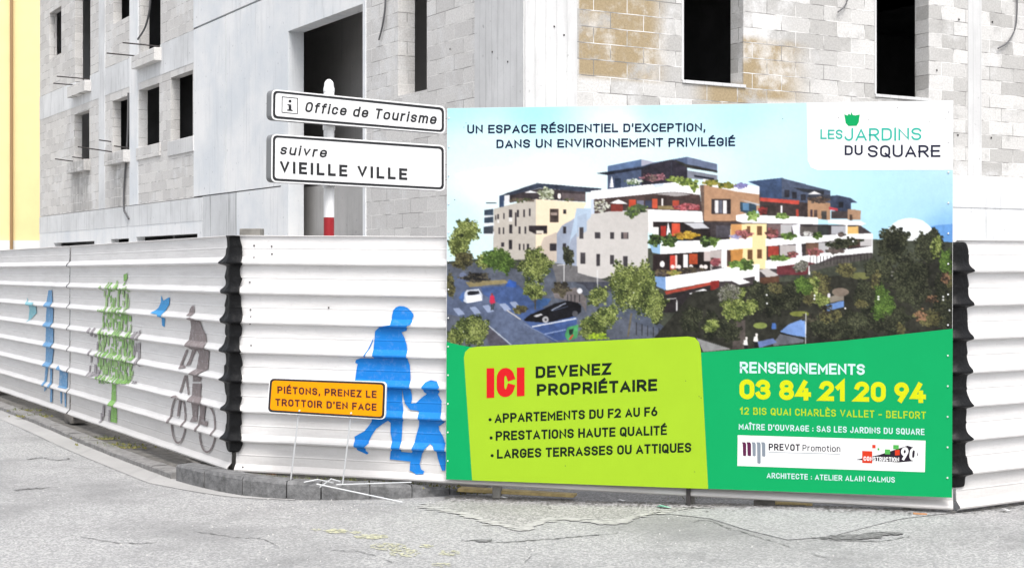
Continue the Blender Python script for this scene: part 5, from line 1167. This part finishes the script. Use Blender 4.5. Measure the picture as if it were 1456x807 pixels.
# ------------------------------------------------------------------ street direction sign behind the hoarding
zl = 13.2; xl_ = (386.5 - CX) / F * zl
SG = Plane((xl_, zl), (0.743, 0.669)); SB = Board(SG, 0.0)
pole_t = SG.th(469, 300, -0.11)[0]; pp = SG.P(pole_t, 0, -0.125)
sign = empty('direction_sign', (pp.x, pp.y, 0), 'white pole with two white direction panels behind the corrugated fence', 'direction sign')
rp = 7.6 / F * pp.y
band = EYE + (HY - 309) / F * pp.y; topz = EYE + (HY - 124) / F * pp.y
mb = MB(); mb.tube([(pp.x, pp.y, band), (pp.x, pp.y, topz)], rp, 20); mb.build('pole', M['white'], sign, smooth=False)
mb = MB(); mb.tube([(pp.x, pp.y, 0), (pp.x, pp.y, band - .001)], rp, 20); mb.build('pole_band', M['red'], sign, label='red lower part of the pole')
z0 = EYE + (HY - 131) / F * pp.y; mb = MB()
mb.tube([(pp.x, pp.y, z0 + .002), (pp.x, pp.y, z0 + .035), (pp.x, pp.y, z0 + .04), (pp.x, pp.y, z0 + .085), (pp.x, pp.y, z0 + .11), (pp.x, pp.y, z0 + .122)], [rp * 1.05, rp * 1.05, rp * .92, rp * .86, rp * .55, rp * .2], 20); mb.build('pole_cap', M['white'], sign)
def plate(name, corners, r, dep, border, label):
    c3 = rrect(corners, r); n = len(c3); mb = MB()
    f0 = [SB.at(p, 0) for p in c3]; b0 = [p - SG.n * dep for p in f0]
    mb.v = f0 + b0; mb.f = [tuple(range(n)), tuple(reversed(range(n, 2 * n)))]
    side = [(i, (i + 1) % n, n + (i + 1) % n, n + i) for i in range(n)]
    ob = mesh_obj(name, mb.v, mb.f + side, [M['white'], M['sign_back']], sign, fm=[0, 1] + [1] * n, label=label)
    # black border ring
    o_ = rrect(inset(corners, border[0], border[0]), r * .85, 5); i_ = rrect(inset(corners, border[1], border[1]), r * .6, 5)
    mb = MB(); m_ = len(o_); mb.v = [SB.at(p, .0015) for p in o_ + i_]; mb.f = [(i, (i + 1) % m_, m_ + (i + 1) % m_, m_ + i) for i in range(m_)]
    ob2 = mb.build('border', M['sign_black'], None); ob2.data.transform(Matrix.Translation(-parent_loc(ob))); ob2.parent = ob
    return ob
def letters(ob, fn, m=None):
    mb = MB(); fn(mb, .0015); o2 = mb.build('lettering', m or M['sign_black'], None); o2.data.transform(Matrix.Translation(-parent_loc(ob))); o2.parent = ob
up = plate('upper_panel', [(386.5, 126.8), (633.2, 151.2), (633.2, 190.2), (385.8, 170.2)], 8, .085, (2.0, 5.2), 'upper panel reading Office de Tourisme')
low = plate('lower_panel', [(386, 190.2), (633, 206.6), (633, 271.6), (385.4, 258.8)], 8, .085, (2.0, 5.2), 'lower panel reading suivre Vieille Ville')
letters(up, lambda mb, l: SB.text(mb, 'Office de Tourisme', (433.0, 159.2), (619.5, 177.0), 14.8, 14.8, l, wt=.175, shear=.2, gap=.24))
def ibox(mb, l):
    q = [(400.6, 137.2), (423.6, 139.4), (423.3, 162.6), (400.3, 160.4)]; o_, i_ = q, inset(q, 1.1, 1.1); k = len(mb.v)
    mb.v += [SB.at(p, l) for p in o_ + i_]; mb.f += [(k + i, k + (i + 1) % 4, k + 4 + (i + 1) % 4, k + 4 + i) for i in range(4)]
    SB.poly(mb, [(412.3 + 2.2 * math.cos(a * .7), 144 + 2.2 * math.sin(a * .7)) for a in range(9)], l)
    SB.poly(mb, [(408.6, 148.2), (414.2, 148.8), (414.2, 156.2), (416.2, 156.4), (416.2, 158.3), (408.2, 157.5), (408.2, 155.6), (410.3, 155.8), (410.3, 150.2), (408.6, 150.0)], l)
letters(up, ibox)
letters(low, lambda mb, l: SB.text(mb, 'suivre', (397.7, 219.6), (463.6, 224.2), 14.6, 14.4, l, wt=.175, shear=.2, gap=.28))
letters(low, lambda mb, l: SB.text(mb, 'VIEILLE VILLE', (398, 246.0), (579, 256.0), 17.2, 16.2, l, wt=.215, gap=.34))
for (y) in (180, 262):
    z = EYE + (HY - y) / F * pp.y
    mb = MB(); mb.tube([(pp.x, pp.y, z - .035), (pp.x, pp.y, z + .035)], rp * 1.16, 20); mb.build('clamp', M['white'], sign)

# ------------------------------------------------------------------ orange pedestrian sign propped in front of the hoarding
OD = 0.34
OB = Board(FRONT, OD)
oc = [(384.2, 537.6), (548, 543.6), (546.2, 594.8), (381, 585)]
osg = empty('roadwork_sign', FRONT.P(FRONT.th(450, 680, OD)[0], .1, OD), 'orange rectangular pedestrian sign with black border on thin wire legs', 'road sign')
def oplate(name, c, r, m, l0, l1, parent):
    q = rrect(c, r); n = len(q); v = [OB.at(p, l0) for p in q] + [OB.at(p, l1) for p in q]
    return mesh_obj(name, v, [tuple(range(n)), tuple(reversed(range(n, 2 * n)))] + [(i, (i + 1) % n, n + (i + 1) % n, n + i) for i in range(n)], m, parent)
oplate('rim', [(p[0] + (-1.2 if i in (0, 3) else 1.2), p[1] + (-1 if i < 2 else 1.2)) for i, p in enumerate(oc)], 7, M['white'], 0, -.022, osg)
oplate('border', oc, 6.5, M['sign_black'], .0015, .0003, osg)
oplate('face', inset(oc, 3.0, 2.8), 4.5, M['orange'], .003, .0017, osg)
for tx0, a, b, h0, h1 in (('PIÉTONS, PRENEZ LE', (394.6, 558.6), (535.7, 565.4), 10.2, 10.4), ('TROTTOIR D’EN FACE', (391.8, 576.2), (535.7, 583.5), 10.2, 10.4)):
    mb = MB(); OB.text(mb, tx0, a, b, h0, h1, 0.0042, wt=.21, gap=.20); mb.build('lettering', M['maroon'], osg)
oplate('backing_plate', [(395, 534.6), (462, 536.6), (467, 541), (394, 539)], 1.5, M['white'], -.026, -.032, osg)
def rods(name, px, r, parent, d0):
    mb = MB(); mb.tube([FRONT.X(x, y, d) for (x, y), d in zip(px, d0)], r, 8); return mb.build(name, M['rod'], parent)
rods('leg', [(424.5, 588), (413, 685)], .0065, osg, (OD - .03, OD - .01)); rods('leg', [(499, 590), (487, 688.5)], .0065, osg, (OD - .03, OD - .01))
for (x, y) in ((426, 583.5), (499.5, 587)):
    mb = MB(); p = OB.at((x, y), .003); mb.tube([p, p + FRONT.n * .008], [.009, .006], 8); mb.build('bolt', M['screw'], osg)
def lie(px, h0, h1): return [ground(px[0][0], px[0][1], h0), ground(px[1][0], px[1][1], h1)]
for (a, b, h0, h1) in (((432, 685), (452, 681), .148, .165), ((452, 681), (474, 686), .165, .15), ((470, 680), (484, 684), .18, .16), ((455, 692), (470, 681), .15, .18)):
    mb = MB(); mb.tube(lie((a, b), h0, h1), .0048, 8); mb.build('foot_bar', M['rod'], osg)
mb = MB(); mb.tube(lie(((450, 687.5), (573, 713.5)), .172, .02), .0058, 8)
tag(mb.build('metal_rod', M['rod']), 'thin white metal rod slanting off the granite kerb onto the road', 'rod')
mb = MB(); mb.tube(lie(((478, 688.5), (585, 685.0)), .150, .14), .005, 8)
tag(mb.build('metal_rod', M['rod']), 'thin grey metal rod lying flat on top of the granite kerb', 'rod')

# ------------------------------------------------------------------ things under and along the hoarding
def rough_box(name, o_, ax, ay, az, m, label, cat, group=None, j=.01):
    mb = MB(); mb.obox(o_, ax, ay, az); mb.v = [v + Vector((random.uniform(-j, j), random.uniform(-j, j), random.uniform(-j, j) * .5)) for v in mb.v]
    ob = mb.build(name, m); bevel(ob, .008); return tag(ob, label, cat, group)
GB = 'concrete blocks under the side hoarding'
for (t, lab) in ((0.75, 'dark concrete block under the hoarding below the painted cyclist'), (5.3, 'dark concrete block under the joint of the two side panels'), (9.8, 'dark concrete block under the far left panel')):
    rough_box('concrete_block', SIDE.P(t, 0.045, 0.06), SIDE.u * .34, -SIDE.n * .22, Vector((0, 0, .085)), M['concrete_lump'], lab, 'block', GB)
t7 = lambda x: FRONT.th(x, 690, 0)[0]
rough_box('timber_plank', FRONT.P(t7(645), 0.035, -.10), FRONT.u * 1.0 + FRONT.n * .06, -FRONT.n * .1, Vector((0, 0, .03)), M['wood'], 'yellowish plank lying under the hoarding below the lime panel', 'plank')
rough_box('timber_plank', FRONT.P(t7(1090), 0.05, -.03), FRONT.u * .34, -FRONT.n * .09, Vector((0, 0, .022)), M['wood'], 'short pale plank under the hoarding below the green panel', 'plank')
rough_box('concrete_block', FRONT.P(t7(1071), 0.02, -.01), FRONT.u * .16, -FRONT.n * .1, Vector((0, 0, .07)), M['concrete_lump'], 'small black block wedged under the hoarding below the green panel', 'block')
rough_box('rubble_piece', FRONT.P(t7(372), 0.10, .06), FRONT.u * .14, -FRONT.n * .08, Vector((0, 0, .035)), M['brick'], 'orange brown rubble piece on the kerb under the orange sign', 'rubble')
rough_box('rubble_piece', FRONT.P(t7(1298), 0.045, .16), FRONT.u * .10, -FRONT.n * .05, Vector((0, 0, .022)), M['brick'], 'orange brown rubble piece at the foot of the hoarding near the right corner', 'rubble')
p = ground(943, 727)
mb = MB(); mb.v = [Vector((p.x + a, p.y + b, road_h(p.x, p.y) + c)) for a, b, c in ((-.05, .03, .012), (-.01, .05, .02), (.06, -.02, .012), (.03, -.05, .018), (-.03, -.01, .03))]; mb.f = [(0, 4, 1), (4, 2, 1), (4, 3, 2), (0, 3, 4)]
tag(mb.build('plastic_scrap', M['mint']), 'crumpled mint green plastic scrap on the asphalt below the billboard', 'litter')
for (x, y, lab) in ((716, 709.5, 'white paper scrap on the asphalt under the lime panel'), (883, 716.5, 'white paper scrap beside the mint green scrap'), (1429, 738, 'white paper scrap on the road below the plain right panel')):
    p = ground(x, y); h = road_h(p.x, p.y)
    mb = MB(); mb.v = [Vector((p.x + a, p.y + b, h + c)) for a, b, c in ((-.035, .02, .012), (.0, .03, .018), (.04, .0, .012), (.01, -.03, .016), (-.02, -.01, .026))]; mb.f = [(0, 4, 1), (4, 2, 1), (4, 3, 2), (0, 3, 4)]
    tag(mb.build('paper_scrap', M['white']), lab, 'litter', 'white paper scraps on the road')
# dark grit specks painting in the hoarding's shadow along its foot
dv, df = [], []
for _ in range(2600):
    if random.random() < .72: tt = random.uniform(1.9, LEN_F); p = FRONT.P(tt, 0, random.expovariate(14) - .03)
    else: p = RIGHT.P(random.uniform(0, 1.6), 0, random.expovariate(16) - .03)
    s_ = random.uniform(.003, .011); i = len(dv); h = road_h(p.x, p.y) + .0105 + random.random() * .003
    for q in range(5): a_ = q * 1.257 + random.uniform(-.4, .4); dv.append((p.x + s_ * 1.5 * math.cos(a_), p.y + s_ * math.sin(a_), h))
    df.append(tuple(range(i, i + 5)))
struct(mesh_obj('foot_shadow_specks', dv, df, M['dirt']), 'stuff')
# weeds and moss along the kerb, loose grit
wv, wf, mv, mf = [], [], [], []
def blade(p, h, lean):
    i = len(wv); a = random.uniform(0, 6.28); w = random.uniform(.002, .005); dx, dy = math.cos(a), math.sin(a)
    wv.extend([(p.x - dy * w, p.y + dx * w, p.z), (p.x + dy * w, p.y - dx * w, p.z), (p.x + dx * lean + dy * w * .6, p.y + dy * lean - dx * w * .6, p.z + h * .7), (p.x + dx * lean * 1.8, p.y + dy * lean * 1.8, p.z + h)])
    wf.extend([(i, i + 1, i + 2), (i, i + 2, i + 3)])
spots = [(35, 582, .05), (50, 590, .05), (145, 622, .05), (160, 630, .05), (177, 634, .05), (480, 683, .115), (500, 684, .11), (520, 685, .10), (550, 687, .09), (575, 689, .085), (610, 692, .06), (640, 694, .04), (370, 678, .13), (410, 681, .13), (440, 684, .12), (680, 698, .02), (985, 709, .03)]
for (x, y, h) in spots:
    c = ground(x, y, h)
    for _ in range(46): blade(c + Vector((random.gauss(0, .12), random.gauss(0, .035), -.01)), random.uniform(.01, .05), random.uniform(.004, .02))
    for _ in range(26):
        q = c + Vector((random.gauss(0, .15), random.gauss(0, .035), -.004)); i = len(mv); s_ = random.uniform(.008, .025)
        mv.append((q.x, q.y, q.z + s_ * .45))
        for k_ in range(6): mv.append((q.x + s_ * math.cos(k_ * 1.047), q.y + s_ * .8 * math.sin(k_ * 1.047), q.z - .012))
        mf += [(i, i + 1 + k_, i + 1 + (k_ + 1) % 6) for k_ in range(6)]
struct(mesh_obj('weeds', wv, wf, M['grass']), 'stuff'); struct(mesh_obj('moss', mv, mf, M['moss']), 'stuff')
gv, gf = [], []
for _ in range(900):
    if random.random() < .5: x = random.uniform(300, 1456); p = ground(x, random.gauss(718, 8))
    else: p = ground(random.uniform(0, 1456), random.uniform(690, 806))
    s_ = random.uniform(.003, .010); i = len(gv); h = road_h(p.x, p.y)
    if (p - FRONT.o).dot(FRONT.n) < .12: continue
    gv.append((p.x, p.y, h + s_))
    for k_ in range(5): gv.append((p.x + s_ * math.cos(k_ * 1.257), p.y + s_ * math.sin(k_ * 1.257), h - .001))
    gf += [(i, i + 1 + k_, i + 1 + (k_ + 1) % 5) for k_ in range(5)]
struct(mesh_obj('grit', gv, gf, M['pale_line']), 'stuff')
